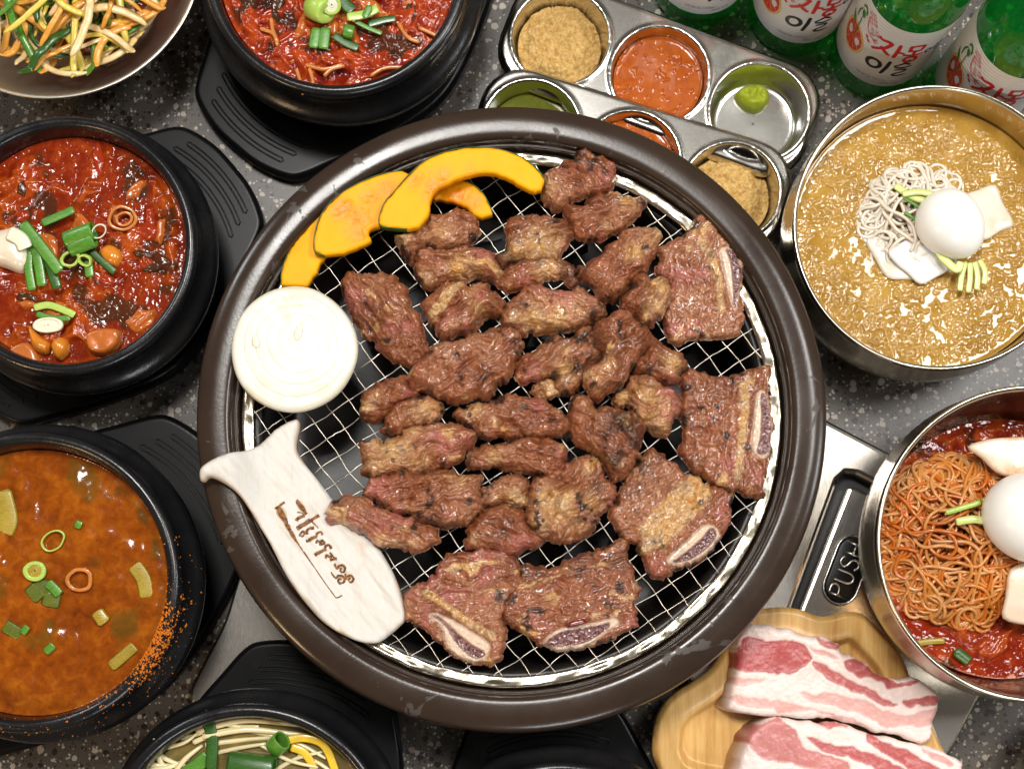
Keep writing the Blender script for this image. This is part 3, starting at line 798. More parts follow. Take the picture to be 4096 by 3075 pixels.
meat('D', [(1475, 850), (1480, 805), (1500, 798), (1560, 812), (1600, 806), (1640, 790), (1662, 788), (1663, 815), (1657, 850), (1668, 880), (1671, 930), (1665, 980), (1655, 1010), (1650, 1040), (1650, 1065), (1630, 1072), (1600, 1060), (1575, 1055), (1555, 1050), (1530, 1035), (1500, 1015), (1480, 990), (1470, 970), (1480, 940), (1475, 900)], .013, 85,
     'browned short rib with the bone on its right side, middle right of the grate', rib=True, bone=[(1640, 845), (1652, 850), (1663, 880), (1668, 930), (1662, 975), (1648, 990), (1628, 982), (1622, 960), (1627, 910), (1632, 870)],
     marrow=[(1644, 850), (1654, 860), (1662, 890), (1665, 930), (1660, 970), (1648, 982), (1634, 977), (1640, 950), (1644, 900), (1642, 870)], strips=[([(1606, 834), (1606, 900), (1600, 970), (1592, 1030)], 10)], char=[(1485, 840, 16, 1.), (1482, 900, 14, .8), (1500, 1000, 18, .6)], pink=[(1640, 1030, 20, .8)], charn=.02, lump=.7)
meat('G', [(150, 530), (190, 480), (215, 420), (270, 300), (310, 240), (370, 190), (390, 160), (440, 155), (470, 180), (530, 220), (590, 270), (620, 310), (690, 325), (740, 360), (770, 385), (850, 395), (900, 430), (930, 440), (905, 490), (920, 530), (905, 600), (880, 650), (860, 690), (830, 740), (800, 790), (740, 830), (690, 870), (620, 885), (560, 910), (520, 945), (480, 962), (430, 968), (385, 930), (375, 870), (330, 800), (330, 750), (280, 740), (240, 720), (200, 660), (160, 600)], .014, 55,
     'short rib with a broad yellow fat band at the lower right', rib=True, bone=[(505, 850), (560, 790), (640, 720), (690, 670), (740, 635), (790, 640), (825, 670), (830, 720), (790, 780), (730, 830), (660, 870), (600, 885), (530, 885)],
     marrow=[(540, 868), (590, 830), (660, 775), (730, 710), (775, 655), (805, 665), (808, 710), (770, 765), (700, 820), (620, 862)], strips=[([(400, 660), (500, 560), (600, 450), (690, 370)], 75), ([(360, 770), (480, 720), (620, 580), (740, 440)], 45)], char=[(350, 250, 80, .9), (250, 420, 60, .7), (450, 200, 60, .6), (320, 420, 60, .6)], charn=.05, pink=[(850, 560, 60, .9), (430, 900, 60, .9)], lump=1.0)
meat('F', [(180, 470), (215, 410), (270, 375), (320, 370), (360, 330), (390, 320), (400, 270), (440, 200), (500, 185), (580, 180), (640, 150), (700, 145), (780, 155), (850, 175), (890, 210), (920, 270), (930, 330), (900, 400), (860, 450), (830, 520), (800, 590), (820, 640), (835, 700), (820, 770), (800, 810), (800, 860), (760, 865), (740, 890), (700, 875), (640, 875), (580, 860), (520, 830), (460, 790), (400, 740), (350, 690), (290, 640), (240, 610), (195, 590), (190, 530)], .013, 10,
     'pinkish short rib with coarse grain beside the tail of the mushroom', rib=True, bone=[(340, 575), (375, 555), (430, 575), (490, 600), (560, 640), (640, 690), (720, 745), (725, 800), (690, 850), (630, 870), (560, 850), (500, 810), (460, 770), (440, 710), (425, 650), (380, 610)],
     marrow=[(355, 575), (400, 575), (460, 625), (530, 690), (620, 760), (690, 800), (690, 830), (630, 840), (560, 790), (500, 720), (450, 640), (400, 595)], strips=[([(330, 430), (450, 510), (600, 620), (740, 700)], 26)], pinkn=.10, pink=[(690, 480, 60, .7)], fatn=.02, lump=1.1)
meat('D', [(1085, 1310), (1110, 1270), (1125, 1240), (1120, 1226), (1150, 1222), (1190, 1230), (1220, 1215), (1250, 1200), (1285, 1190), (1320, 1180), (1350, 1165), (1358, 1175), (1355, 1200), (1365, 1230), (1372, 1255), (1385, 1275), (1370, 1300), (1375, 1330), (1378, 1350), (1350, 1360), (1330, 1375), (1290, 1390), (1240, 1402), (1200, 1405), (1175, 1395), (1150, 1380), (1125, 1360), (1100, 1345)], .013, 12,
     'glossy short rib at the bottom of the grate, red drop above its bone', rib=True, bone=P('R32', [(270, 580), (330, 500), (450, 440), (600, 420), (750, 390), (870, 360), (920, 390), (900, 430), (800, 490), (700, 570), (600, 620), (480, 650), (350, 640)]),
     marrow=P('R32', [(290, 575), (350, 520), (460, 465), (600, 445), (750, 420), (830, 400), (820, 450), (720, 520), (600, 575), (460, 600), (340, 605)]), char=[(1340, 1210, 30, .7), (1250, 1220, 26, .7), (1160, 1235, 20, .6)], charn=.04, lump=.7)
meat('A', [(180, 390), (200, 270), (260, 225), (340, 240), (440, 235), (540, 225), (640, 235), (750, 240), (800, 310), (865, 370), (880, 440), (920, 550), (960, 640), (1030, 690), (1060, 760), (1070, 850), (1090, 950), (1120, 1030), (1155, 1090), (1130, 1180), (1050, 1240), (960, 1270), (870, 1240), (780, 1210), (700, 1170), (640, 1110), (570, 1050), (530, 980), (440, 950), (390, 890), (350, 800), (310, 730), (300, 680), (250, 600), (210, 490)], .017, -55,
     'long grained beef slab right of the onion slice', pinkn=.05, lump=1.1, pink=[(420, 580, 100, .5)])
meat('C', [(208, 150), (225, 90), (215, 60), (250, 15), (300, -20), (344, -46), (401, -60), (515, -75), (545, -10), (600, 30), (560, 60), (480, 80), (420, 120), (370, 180), (310, 215), (260, 205), (220, 185)], .017, -20,
     'beef chunk tucked under the left end of the big central slab', fat=[(330, 60, 40, .5)], char=[(230, 180, 40, .7)], charn=.03, lump=1.2)
meat('C', [(350, 250), (380, 180), (420, 120), (480, 80), (560, 50), (640, 40), (700, 60), (740, 95), (735, 150), (700, 190), (670, 235), (620, 230), (540, 240), (480, 280), (420, 285), (360, 275)], .020, 25,
     'browned wedge of beef with a pale fat side left of the centre', fat=[(640, 130, 80, .9), (690, 110, 50, .8)], char=[(590, 60, 40, .8)], charn=.03)
meat('A', [(905, 1440), (930, 1360), (1000, 1260), (1100, 1180), (1160, 1090), (1260, 1020), (1350, 1015), (1440, 1010), (1540, 970), (1640, 920), (1760, 890), (1880, 840), (1980, 835), (2080, 850), (2130, 900), (2150, 990), (2185, 1010), (2140, 1150), (2090, 1230), (2070, 1330), (2010, 1430), (1900, 1490), (1850, 1560), (1780, 1620), (1690, 1600), (1590, 1640), (1450, 1680), (1330, 1640), (1230, 1610), (1110, 1570), (960, 1540)], .021, 32,
     'largest beef slab, long fibres, in the left middle of the grate', char=[(2130, 1130, 70, 1.0), (1300, 1040, 60, .5)], pinkn=.04, dz=.003, lump=1.1)
meat('E', [(-210, 170), (-190, 130), (-130, 120), (-90, 85), (-30, 90), (10, 90), (60, 60), (110, 30), (160, 35), (230, 50), (320, 60), (400, 90), (450, 130), (490, 170), (525, 200), (520, 250), (460, 290), (380, 300), (290, 305), (210, 310), (130, 320), (70, 290), (0, 315), (-60, 290), (-110, 240), (-160, 215)], .019, -8,
     'long browned beef chunk with a pale fatty left tip at the centre of the grate', fat=[(-70, 130, 45, 1.), (-110, 160, 40, .7)], char=[(60, 95, 22, 1.2), (250, 280, 60, .5)], charn=.04, lump=1.1)
meat('C', [(215, 380), (225, 340), (280, 315), (330, 320), (350, 345), (420, 305), (480, 300), (490, 260), (540, 235), (620, 230), (700, 215), (770, 225), (820, 215), (880, 240), (935, 270), (945, 320), (910, 370), (860, 430), (800, 480), (700, 500), (620, 520), (500, 540), (400, 545), (300, 565), (240, 540), (225, 510), (250, 470), (220, 430)], .020, 18,
     'rosy beef chunk with a yellowish fat left half, above the mushroom tip', fat=[(400, 400, 100, 1.), (330, 480, 80, .8), (550, 260, 60, .8), (600, 470, 80, .6), (500, 380, 60, .8)], pink=[(780, 370, 60, 1.), (640, 320, 60, .7), (880, 310, 50, .5)], pinkn=.06, char=[(270, 550, 40, .9)])
meat('E', [(-130, 450), (-100, 390), (-30, 360), (50, 355), (120, 345), (180, 330), (250, 310), (330, 310), (400, 320), (470, 350), (500, 380), (495, 440), (500, 500), (480, 560), (450, 580), (400, 570), (330, 545), (240, 530), (150, 520), (50, 500), (-60, 500), (-120, 510), (-140, 480)], .018, -18,
     'long beef chunk with slanting fibres just below the central browned chunk', fat=[(40, 440, 50, .9), (470, 370, 30, .7)], char=[(-120, 480, 40, .8), (420, 395, 30, .6)], charn=.02)
meat('C', [(240, 640), (290, 580), (340, 550), (420, 535), (500, 515), (560, 545), (620, 540), (700, 520), (790, 510), (850, 545), (930, 550), (995, 545), (985, 610), (990, 680), (1000, 760), (960, 800), (900, 850), (840, 870), (740, 880), (640, 870), (580, 850), (530, 800), (460, 800), (420, 780), (350, 740), (280, 710), (245, 680)], .023, 15,
     'big lumpy beef chunk with a raw red left end near the mushroom', pink=[(370, 610, 70, 1.3), (310, 680, 50, 1.), (450, 770, 50, .6)], char=[(700, 865, 70, 1.0), (960, 820, 40, .6)], charn=.01, lump=1.35)
meat('C', [(15, 800), (50, 740), (120, 700), (200, 695), (260, 710), (310, 740), (350, 765), (410, 790), (450, 815), (560, 830), (600, 870), (680, 885), (712, 902), (717, 982), (657, 1012), (577, 1037), (507, 1022), (437, 1002), (367, 1000), (300, 975), (250, 930), (200, 915), (150, 880), (100, 850), (25, 855)], .016, -28,
     'beef strip with a raw pink middle lying across the edge of the mushroom', pink=[(370, 880, 80, 1.1), (450, 950, 70, .8), (330, 800, 50, .6)], fat=[(360, 980, 50, .9), (450, 985, 40, .7), (500, 900, 40, .5)], pinkn=.06, dz=.008)
meat('E', [(-45, 680), (-20, 630), (40, 600), (90, 560), (150, 545), (220, 560), (260, 600), (265, 680), (255, 750), (200, 745), (140, 735), (90, 710), (40, 740), (-20, 745), (-40, 720)], .018, 20,
     'smallest beef chunk with a white fat spot, lower middle of the grate', fat=[(170, 690, 50, 1.2), (60, 690, 40, .5)], charn=.03)
meat('F', [(565, 105), (600, 50), (590, 20), (640, -40), (700, -90), (780, -130), (870, -120), (940, -90), (960, -20), (1000, 20), (1050, 60), (1070, 90), (1020, 130), (960, 150), (890, 180), (830, 165), (760, 150), (690, 140), (620, 160), (575, 130)], .019, -20,
     'pinkish brown beef chunk just above the two bottom short ribs', pinkn=.07, fat=[(620, 80, 40, .5)])
meat('E', [(245, 820), (260, 740), (270, 640), (300, 560), (360, 540), (420, 580), (470, 570), (500, 480), (560, 450), (640, 410), (690, 430), (720, 490), (770, 580), (810, 620), (820, 680), (790, 740), (730, 780), (700, 800), (715, 830), (680, 880), (640, 930), (580, 960), (500, 975), (420, 965), (340, 950), (290, 900), (250, 860)], .021, 40,
     'broad beef piece with golden fat folds left of the yellow banded short rib', fat=[(400, 720, 90, 1.1), (470, 790, 90, 1.0), (330, 870, 70, .8), (650, 740, 70, .8), (560, 850, 60, .7), (500, 690, 60, .6)], char=[(300, 730, 26, 1.4), (650, 850, 40, 1.2), (690, 640, 70, .6)], charn=.03, lump=1.3)
meat('E', [(520, 230), (530, 100), (560, 45), (600, 35), (650, 70), (690, 130), (750, 120), (830, 130), (900, 150), (930, 200), (990, 210), (1000, 260), (985, 330), (960, 390), (970, 430), (930, 470), (900, 530), (870, 570), (820, 585), (780, 560), (750, 500), (710, 440), (680, 410), (630, 380), (570, 340), (525, 290)], .019, -45,
     'darkest beef piece, charred black down its middle, right of centre', char=[(830, 220, 110, 1.2), (790, 460, 60, 1.2), (930, 300, 70, .8), (700, 300, 60, .6), (780, 520, 40, 1.)], charn=.10, lump=1.3, dz=.003)
meat('E', [(800, 60), (815, 20), (870, 0), (910, -80), (960, -100), (1040, -80), (1100, -40), (1170, 0), (1220, 50), (1245, 90), (1230, 150), (1190, 190), (1165, 250), (1140, 290), (1080, 285), (1020, 255), (950, 210), (910, 170), (900, 110), (860, 105), (810, 100)], .017, -12,
     'pale tan beef chunk with fine white grain, left of the browned right hand rib', fat=[(860, 60, 50, .9), (1000, 30, 80, .7), (1000, 200, 70, .7), (1120, 120, 70, .5), (1100, 240, 60, .5)], char=[(1185, 100, 24, .9), (895, 90, 20, .7)], fatn=.06, pinkn=.04)
meat('B', [(180, 710), (230, 660), (300, 630), (350, 590), (400, 550), (460, 530), (500, 550), (560, 530), (600, 490), (660, 480), (690, 520), (690, 570), (710, 620), (715, 670), (690, 710), (640, 740), (610, 810), (580, 860), (530, 900), (480, 905), (440, 860), (430, 800), (380, 795), (300, 810), (220, 835), (190, 790)], .019, 35,
     'forked glossy beef piece with a blackened golden lobe, centre of the grate', fat=[(500, 780, 70, .9), (490, 640, 30, .8)], char=[(560, 750, 45, 1.4), (500, 550, 40, 1.1), (450, 800, 30, .8), (200, 700, 30, .7), (640, 700, 40, .7)], charn=.04, lump=1.3)
meat('B', [(280, 880), (310, 850), (370, 820), (420, 820), (460, 870), (450, 910), (400, 930), (340, 930), (300, 910)], .012, 20,
     'small fatty beef scrap half under the forked glossy piece', fat=[(400, 880, 70, .9)], charn=.04)
meat('B', [(930, 740), (950, 690), (990, 650), (1010, 600), (1030, 510), (1070, 540), (1120, 590), (1170, 620), (1230, 645), (1265, 680), (1265, 730), (1230, 770), (1210, 830), (1150, 835), (1080, 820), (1010, 790), (950, 770)], .018, -30,
     'round ended beef chunk with a golden spot, above the pale tan chunk', fat=[(1170, 720, 60, .9)], charn=.02)
meat('B', [(610, 800), (640, 740), (700, 715), (720, 660), (700, 600), (690, 560), (675, 510), (700, 470), (750, 440), (800, 410), (870, 390), (920, 420), (980, 470), (1020, 500), (1025, 560), (1010, 620), (970, 660), (940, 700), (900, 760), (880, 820), (850, 860), (790, 890), (730, 920), (690, 945), (650, 920), (620, 860)], .020, 58,
     'long twisted beef piece overlapping its neighbours right of centre', fat=[(690, 830, 60, .7), (760, 740, 40, .6)], pinkn=.04, dz=.008, lump=1.3)
# a drop of blood on the bottom rib
dp = smooth_poly(WP(P('R32', [(465, 420), (510, 390), (580, 372), (650, 365), (655, 385), (630, 405), (560, 420), (500, 432)]), .102), 4)
M['blood'] = m_simple('meat_juice', (.16, .004, .003), .06, .6, .6)
V, F, _ = field(dp, .0006, lambda x, y, d: .1045 + .0016 * np.sqrt(np.clip(d / .003, 0, 1)), lambda x, y, d: .100 + 0 * x)
mk('blood_drop', V, F, M['blood'], label='dark red drop of meat juice on the glossy bottom short rib', cat='meat juice')
# ------------------------------------------------------------------ vegetables on the grill
def proj(x, y, z):
    """world -> photograph position (2212 scale)"""
    dx, dy, dz = x - CAM[0], y - CAM[1], z - CAM[2]
    yc = dy * ct + dz * st; zc = -(dy * st - dz * ct)
    zc = dy * st - dz * ct
    return 1106.0 + F_D * dx / zc, 830.3 + SHIFT - F_D * yc / zc
def to_frame(fr, px, py):
    ox, oy, s = FR[fr]; return (px * SD - ox) / s, (py * SD - oy) / s
def m_pumpkin():
    n = NT('pumpkin_flesh')
    wet = n.attr('wet'); g = n.noise(700, 3, .6, vec=n.mapping((1, 6, 1), (0, 0, .5)))
    col = n.mix(n.noise(70, 3), (.80, .33, .001), (.88, .42, .002))
    col = n.mix(n.math('MULTIPLY', wet, .75), col, (.62, .17, .004))
    n.bump(g, .22, .0005)
    return n.set(col=col, rough=n.mix(wet, (.5, .5, .5), (.14, .14, .14)), spec=.2, sss=.04, ssss=.004, sssr=(1, .5, .1))
M['pumpkin'] = m_pumpkin()
M['peel'] = m_simple('pumpkin_peel', (.035, .085, .006), .4, .5, 0, 0, .6, 200)
def pumpkin(outer, inner, fr, z, T, label, wet=(), seed=1):
    arc = smooth_poly(WP(P(fr, outer), z + T), 6, False); inn = smooth_poly(WP(P(fr, inner), z + T), 6, False)
    poly = np.concatenate([arc, inn])
    cum = np.arange(len(poly)); poly = poly + (np.stack([vn(cum * .7, cum * 0, seed), vn(cum * .7, cum * 0 + 5, seed)], 1) - .5) * .0007
    def wf(x, y, d):
        v = gauss_spots(x, y, wet, fr, z + T)
        return np.clip(v * (.3 + 1.4 * fbm(x * 110, y * 110, 3, seed)), 0, 1)
    def top(x, y, d):
        return z + T + (fbm(x * 60, y * 60, 3, seed) - .5) * .0016 - .0012 * sstep(.0015, 0, d) ** 2 - wf(x, y, d) * .0007 + wf(x, y, d) * (vn(x * 500, y * 500, seed) - .5) * .0008
    V, F, at = field(poly, .0009, top, lambda x, y, d: z + 0 * x, {'wet': wf})
    c = poly.mean(0)
    t = thing('pumpkin_slice', (c[0], c[1], z), label, 'pumpkin', 'pumpkin slices')
    mk('flesh', V, F, M['pumpkin'], t, attrs=at)
    t2 = np.gradient(arc, axis=0); t2 /= np.linalg.norm(t2, axis=1)[:, None]
    cen = poly.mean(0); nn = np.stack([-t2[:, 1], t2[:, 0]], 1)
    if np.sum(nn * (arc - cen)) < 0: nn = -nn
    rows = []
    th = np.minimum(np.arange(len(arc)), np.arange(len(arc))[::-1]).clip(0, 4) / 4
    for a, b in ((.0001, .0), (.0004, .12), (.0006, .5), (.0005, .86), (.0001, .97), (-.0002, .96)):
        rows.append(np.c_[arc + nn * (a * (.15 + .85 * th))[:, None], np.full(len(arc), z + b * T)])
    V = np.concatenate(rows); m = len(arc); F = []
    for k in range(len(rows) - 1):
        for i in range(m - 1): F.append((k * m + i, k * m + i + 1, (k + 1) * m + i + 1, (k + 1) * m + i))
    mk('peel', V, F, M['peel'], t)
pumpkin(P('R11', [(450, 806), (330, 812), (215, 806), (220, 690), (260, 560), (330, 440), (420, 330), (500, 220), (590, 140)])[2:], [(x, y) for x, y in P('R11', [(640, 200), (600, 360), (600, 480), (590, 560), (540, 630), (520, 690), (470, 760), (440, 812)])], 'D', .0912, .0075,
        'leftmost pumpkin slice, lying partly under the onion slice', seed=1)
pumpkin([(700, 551), (684, 545), (678, 535), (680, 505), (690, 470), (710, 440), (740, 415), (780, 392), (825, 375), (870, 368)], [(885, 376), (865, 420), (835, 455), (828, 480), (815, 490), (795, 500), (800, 520), (770, 535), (740, 548)], 'D', .0985, .0072,
        'pumpkin slice with shiny wet patches between the arch and the leftmost slice', wet=[(740, 450, 26, 1.), (780, 470, 34, 1.0), (800, 430, 30, .9), (770, 500, 26, .9), (830, 410, 26, .7)], seed=2)
pumpkin([(950, 395), (990, 386), (1020, 396), (1045, 420), (1058, 445), (1065, 462)], [(1040, 470), (1022, 464), (1010, 450), (985, 438), (955, 430), (935, 430)], 'D', .0912, .0075,
        'short glistening pumpkin slice under the arch', wet=[(985, 420, 28, 1.2), (1010, 430, 26, 1.), (960, 410, 20, 1.0)], seed=3)
pumpkin([(880, 494), (850, 492), (822, 486), (820, 465), (832, 435), (850, 415), (880, 380), (920, 345), (970, 325), (1020, 318), (1075, 321), (1130, 340), (1165, 370), (1176, 388)], [(1168, 410), (1148, 412), (1110, 392), (1075, 376), (1040, 372), (1000, 382), (965, 397), (942, 412), (930, 435), (926, 462), (905, 490)], 'D', .1055, .0078,
        'arched pumpkin slice, the largest and topmost of the four', wet=[(940, 405, 30, 1.1), (960, 385, 26, .8), (900, 390, 24, .6), (1010, 372, 24, .5)], seed=4)

# onion slice
def m_onion():
    n = NT('onion_flesh')
    g = n.noise(900, 2, .6); st_ = n.noise(40, 4, .6)
    col = n.mix(n.ramp(st_, [(.45, 0), (.72, 1)]), (.66, .65, .57), (.62, .56, .39))
    col = n.mix(n.math('MULTIPLY', n.attr('ring'), .55), col, (.50, .40, .22))
    n.bump(g, .12, .0004)
    return n.set(col=col, rough=.30, spec=.45, sss=.35, ssss=.006, sssr=(1, .95, .7))
M['onion'] = m_onion()
OZ = .0915; OT = .0165
oc = W(634, 752, OZ + OT); orad = 137 / pxm(634, 752, OZ + OT)
on = thing('onion_slice', (oc[0], oc[1], OZ), 'thick round slice of white onion on the left of the grate', 'onion')
aa = np.arange(140) / 140 * 2 * math.pi
opl = [(oc[0] + orad * r_ * math.cos(t_), oc[1] + orad * r_ * math.sin(t_)) for t_, r_ in zip(aa, 1 + .02 * (vn(np.cos(aa) * 1.5 + 7, np.sin(aa) * 1.5, 3) - .5) * 2)]
def oring(x, y):
    u, v = (x - oc[0]) / orad, (y - oc[1]) / orad
    u = u - .10 * (1 - np.hypot(u, v)); v = v - .13 * (1 - np.hypot(u, v)); q = np.hypot(u * (1 + .10 * np.cos(2 * np.arctan2(v, u) - 1.8) * (1 - np.hypot(u, v))), v)
    q = q + .02 * (fbm(x * 60, y * 60, 2, 5) - .5); k = q * 6.2; f = np.abs(k - np.round(k))
    return np.exp(-(f / .045) ** 2) * sstep(1.0, .93, q), np.round(k)
def otop(x, y, d):
    ln, k = oring(x, y)
    return OZ + OT + (fbm(x * 35, y * 35, 3, 6) - .5) * .0012 - .00022 * ln - .0034 * (1 - np.sqrt(np.clip(1 - (1 - np.clip(d / .0036, 0, 1)) ** 2, 0, 1)))
V, F, at = field(opl, .0007, otop, lambda x, y, d: OZ + .0035 * sstep(.004, 0, d), {'ring': lambda x, y, d: oring(x, y)[0] * sstep(.3, .6, fbm(x * 50, y * 50, 2, 4) + .12)})
n_ = len(V) // 2; V[n_:, :2] = oc[:2] + (V[n_:, :2] - oc[:2]) * .93
mk('flesh', V, F, M['onion'], on, attrs=at)
for (px, py, L, an_) in ((645, 718, .011, 75), (553, 738, .008, 100)):
    c0 = W(px, py, OZ + OT); d_ = np.array([math.cos(math.radians(an_)), math.sin(math.radians(an_))])
    V, F = tube([(*(c0[:2] + d_ * (t_ - .5) * L), OZ + OT + .0004) for t_ in np.linspace(0, 1, 9)], np.array([.0004, .0018, .0024, .0026, .0024, .0022, .0022, .0016, .0004]), 8, flat=(1, .35))
    mk('core_shoot', V, F, m_simple('onion_shoot', (.82, .76, .55), .35, .4, 0, .2), on)

# king oyster mushroom slice with branded mark
def m_mushroom():
    n = NT('mushroom_flesh')
    ed = n.attr('edge'); g = n.noise(60, 5, .6, vec=n.mapping((6, 1, 1), (0, 0, math.radians(-32))))
    g2 = n.noise(320, 3, .6, vec=n.mapping((5, 1, 1), (0, 0, math.radians(-32))))
    col = n.mix(n.ramp(g, [(.55, 0), (.85, .8)]), (.62, .59, .54), (.56, .48, .38))
    col = n.mix(n.ramp(n.noise(38, 3), [(.66, 0), (.75, .45)]), col, (.62, .40, .20))
    col = n.mix(ed, col, (.50, .30, .15))
    n.bump(g2, .3, .0007)
    return n.set(col=col, rough=.55, spec=.3, sss=.15, ssss=.004, sssr=(1, .85, .65))
M['mushroom'] = m_mushroom()
mp = [(441, 1040), (443, 1018), (465, 1000), (500, 985), (540, 972), (570, 950), (595, 925), (620, 910), (640, 905), (646, 918), (640, 950), (641, 975), (660, 1005), (682, 1032), (712, 1072), (735, 1100), (770, 1135), (800, 1160), (822, 1190), (850, 1240), (868, 1290), (875, 1335), (860, 1355), (845, 1368), (815, 1388), (780, 1386), (740, 1370), (700, 1345), (667, 1310), (640, 1275), (612, 1230), (587, 1180), (563, 1140), (540, 1100), (520, 1070), (495, 1050), (465, 1036), (450, 1045)]
MT = .0085
def mbase(x, y):
    px, py = proj(x, y, .10)
    rad = np.hypot(x - GC[0], y - GC[1]) / GR
    return .0925 + .0125 * sstep(.80, .90, rad) * sstep(1130, 1010, py) + .004 * sstep(.80, .88, rad)
def mflat(x, y):
    px, py = proj(x, y, .10)
    # creases run along the stem
    u = (px - 620) * .62 + (py - 1000) * .78; v = -(px - 620) * .78 + (py - 1000) * .62
    cre = np.exp(-((v + 8 + .06 * u) / 9) ** 2) * sstep(-60, 0, u) * sstep(170, 60, u)
    return mbase(x, y) + MT - .0016 * cre + (fbm(u * .012, v * .05, 4, 5) - .5) * .0042
poly = smooth_poly(WP(mp, .100), 5)
def mtop(x, y, d): return mflat(x, y) - .0040 * (1 - np.sqrt(np.clip(1 - (1 - np.clip(d / .0045, 0, 1)) ** 2, 0, 1))) + (vn(x * 700, y * 700, 3) - .5) * .0002
V, F, at = field(poly, .0009, mtop, lambda x, y, d: mbase(x, y) + .001 * sstep(.004, 0, d), {'edge': lambda x, y, d: .8 * sstep(.0016, 0, d) * sstep(.35, .6, fbm(x * 70, y * 70, 2, 3) + .1)})
c = poly.mean(0)
ms = thing('mushroom_slice', (c[0], c[1], .0925), 'white king oyster mushroom slice with a burnt in brand, lower left of the grate', 'mushroom')
mk('flesh', V, F, M['mushroom'], ms, attrs=at)
def m_brand():
    n = NT('burnt_brand')
    col = n.mix(n.ramp(n.noise(420, 4, .7), [(.38, 0), (.64, 1)]), (.030, .009, .002), (.30, .10, .012))
    n.bump(n.noise(700, 2), .3, .0004); return n.set(col=col, rough=.5, spec=.4)
def m_scorch():
    n = NT('scorched_halo'); return n.set(col=n.mix(n.noise(300, 3), (.52, .30, .10), (.72, .52, .28)), rough=.6)
M['brand'] = m_brand(); M['scorch'] = m_scorch()
def spiral(cx, cy, r0, a0, turns, tail):
    out = [tail] if tail else []
    for k in range(15):
        t = k / 14; r = r0 * (1 - .86 * t); an = math.radians(a0) + t * turns * 2 * math.pi
        out.append((cx + r * math.cos(an), cy + r * math.sin(an)))
    return out
strokes = [([(325, 210), (365, 262), (415, 325)], 20), ([(335, 315), (375, 322), (392, 348)], 9), ([(328, 385), (345, 362), (395, 345)], 16), ([(332, 452), (390, 415), (445, 382)], 20), ([(440, 385), (480, 362), (518, 335)], 15), ([(455, 380), (482, 415), (512, 445)], 13), ([(420, 375), (440, 390), (462, 372)], 16),
           ([(352, 515), (372, 480), (392, 478), (398, 500), (368, 520)], 11), ([(420, 500), (415, 470), (440, 450), (478, 445)], 14), ([(410, 560), (450, 538), (500, 516)], 15), ([(500, 515), (505, 490), (535, 482), (545, 505)], 11),
           ([(495, 575), (505, 552), (530, 568), (545, 548), (565, 575), (520, 585)], 11), ([(482, 672), (530, 648), (580, 622)], 16), ([(580, 622), (575, 600), (605, 590), (625, 622)], 12), ([(570, 700), (585, 676), (620, 692), (622, 655), (645, 690), (668, 700), (610, 715)], 12),
           (spiral(712, 795, 42, 190, 1.35, (650, 745)), 11), (spiral(700, 888, 46, 200, 1.35, (615, 820)), 12), (spiral(785, 880, 40, 185, 1.3, (745, 830)), 11)]
bar = [([(150, 285), (180, 262), (230, 228)], 10), ([(178, 268), (200, 320), (240, 390), (290, 490), (330, 560)], np.array([16, 30, 22, 17, 10])), ([(325, 550), (400, 660), (480, 780), (600, 950), (664, 1036)], np.array([9, 7, 5, 5, 5])), ([(664, 1036), (690, 1030), (714, 1014)], 6)]
ps1, ps2 = [], []
for pts, w in strokes + bar:
    q = P('T', pts); pw = smooth_poly(WP(q, .1015), 5, False)
    ww = np.interp(np.linspace(0, 1, len(pw)), np.linspace(0, 1, np.size(w) if np.size(w) > 1 else 2), w if np.size(w) > 1 else [w, w]) * FR['T'][2] / SD / pxm(650, 1150, .1015)
    z0 = mflat(pw[:, 0], pw[:, 1])
    k = np.arange(len(pw)); ww = ww * (.85 + .3 * vn(k * .8, k * 0 + len(ps1), 9))
    ps1.append(tube(np.c_[pw, z0 + .00012], ww * .86, 10, flat=(1, .06)))
    ps2.append(tube(np.c_[pw, z0 + .00000], ww * 1.18, 10, flat=(1, .03)))
V, F = join(ps1); mk('brand_mark', V, F, M['brand'], ms)
V, F = join(ps2); mk('brand_scorch', V, F, M['scorch'], ms)

# ------------------------------------------------------------------ raw pork belly
def m_pork():
    n = NT('raw_pork')
    lean, tone = n.attr('lean'), n.attr('tone')
    mb = n.ramp(n.noise(330, 5, .7, dist=.6), [(.55, 0), (.68, .75)])
    fatc = n.mix(n.noise(50, 3), (.78, .60, .54), (.84, .71, .66))
    fatc = n.mix(n.ramp(n.noise(200, 3, .6, vec=n.mapping((1, 7, 1), (0, 0, .5))), [(.66, 0), (.76, .35)]), fatc, (.70, .40, .36))
    lc = n.mix(tone, n.mix(n.noise(90, 3), (.66, .31, .27), (.70, .38, .33)), n.mix(n.noise(140, 4), (.36, .040, .048), (.50, .095, .095)))
    lc = n.mix(n.math('MULTIPLY', mb, n.math('ADD', n.math('MULTIPLY', tone, -.35), .75)), lc, (.74, .50, .46))
    col = n.mix(lean, fatc, lc)
    col = n.mix(n.ramp(n.vor(260), [(.06, .8), (.085, 0)]), col, n.mix(.5, col, (.2, .08, .06)))
    n.bump(n.math('ADD', n.noise(600, 3), n.math('MULTIPLY', n.noise(1500, 2), .6)), .35, .0007)
    return n.set(col=col, rough=.30, spec=.5, sss=.18, ssss=.004, sssr=(1, .4, .3))
M['pork'] = m_pork()
def in_poly_soft(fx, fy, poly, soft):
    pl = smooth_poly(poly, 4); d, _, _ = poly_dist(fx, fy, pl); i = inside(fx, fy, pl)
    return sstep(-soft, soft, np.where(i, d, -d))
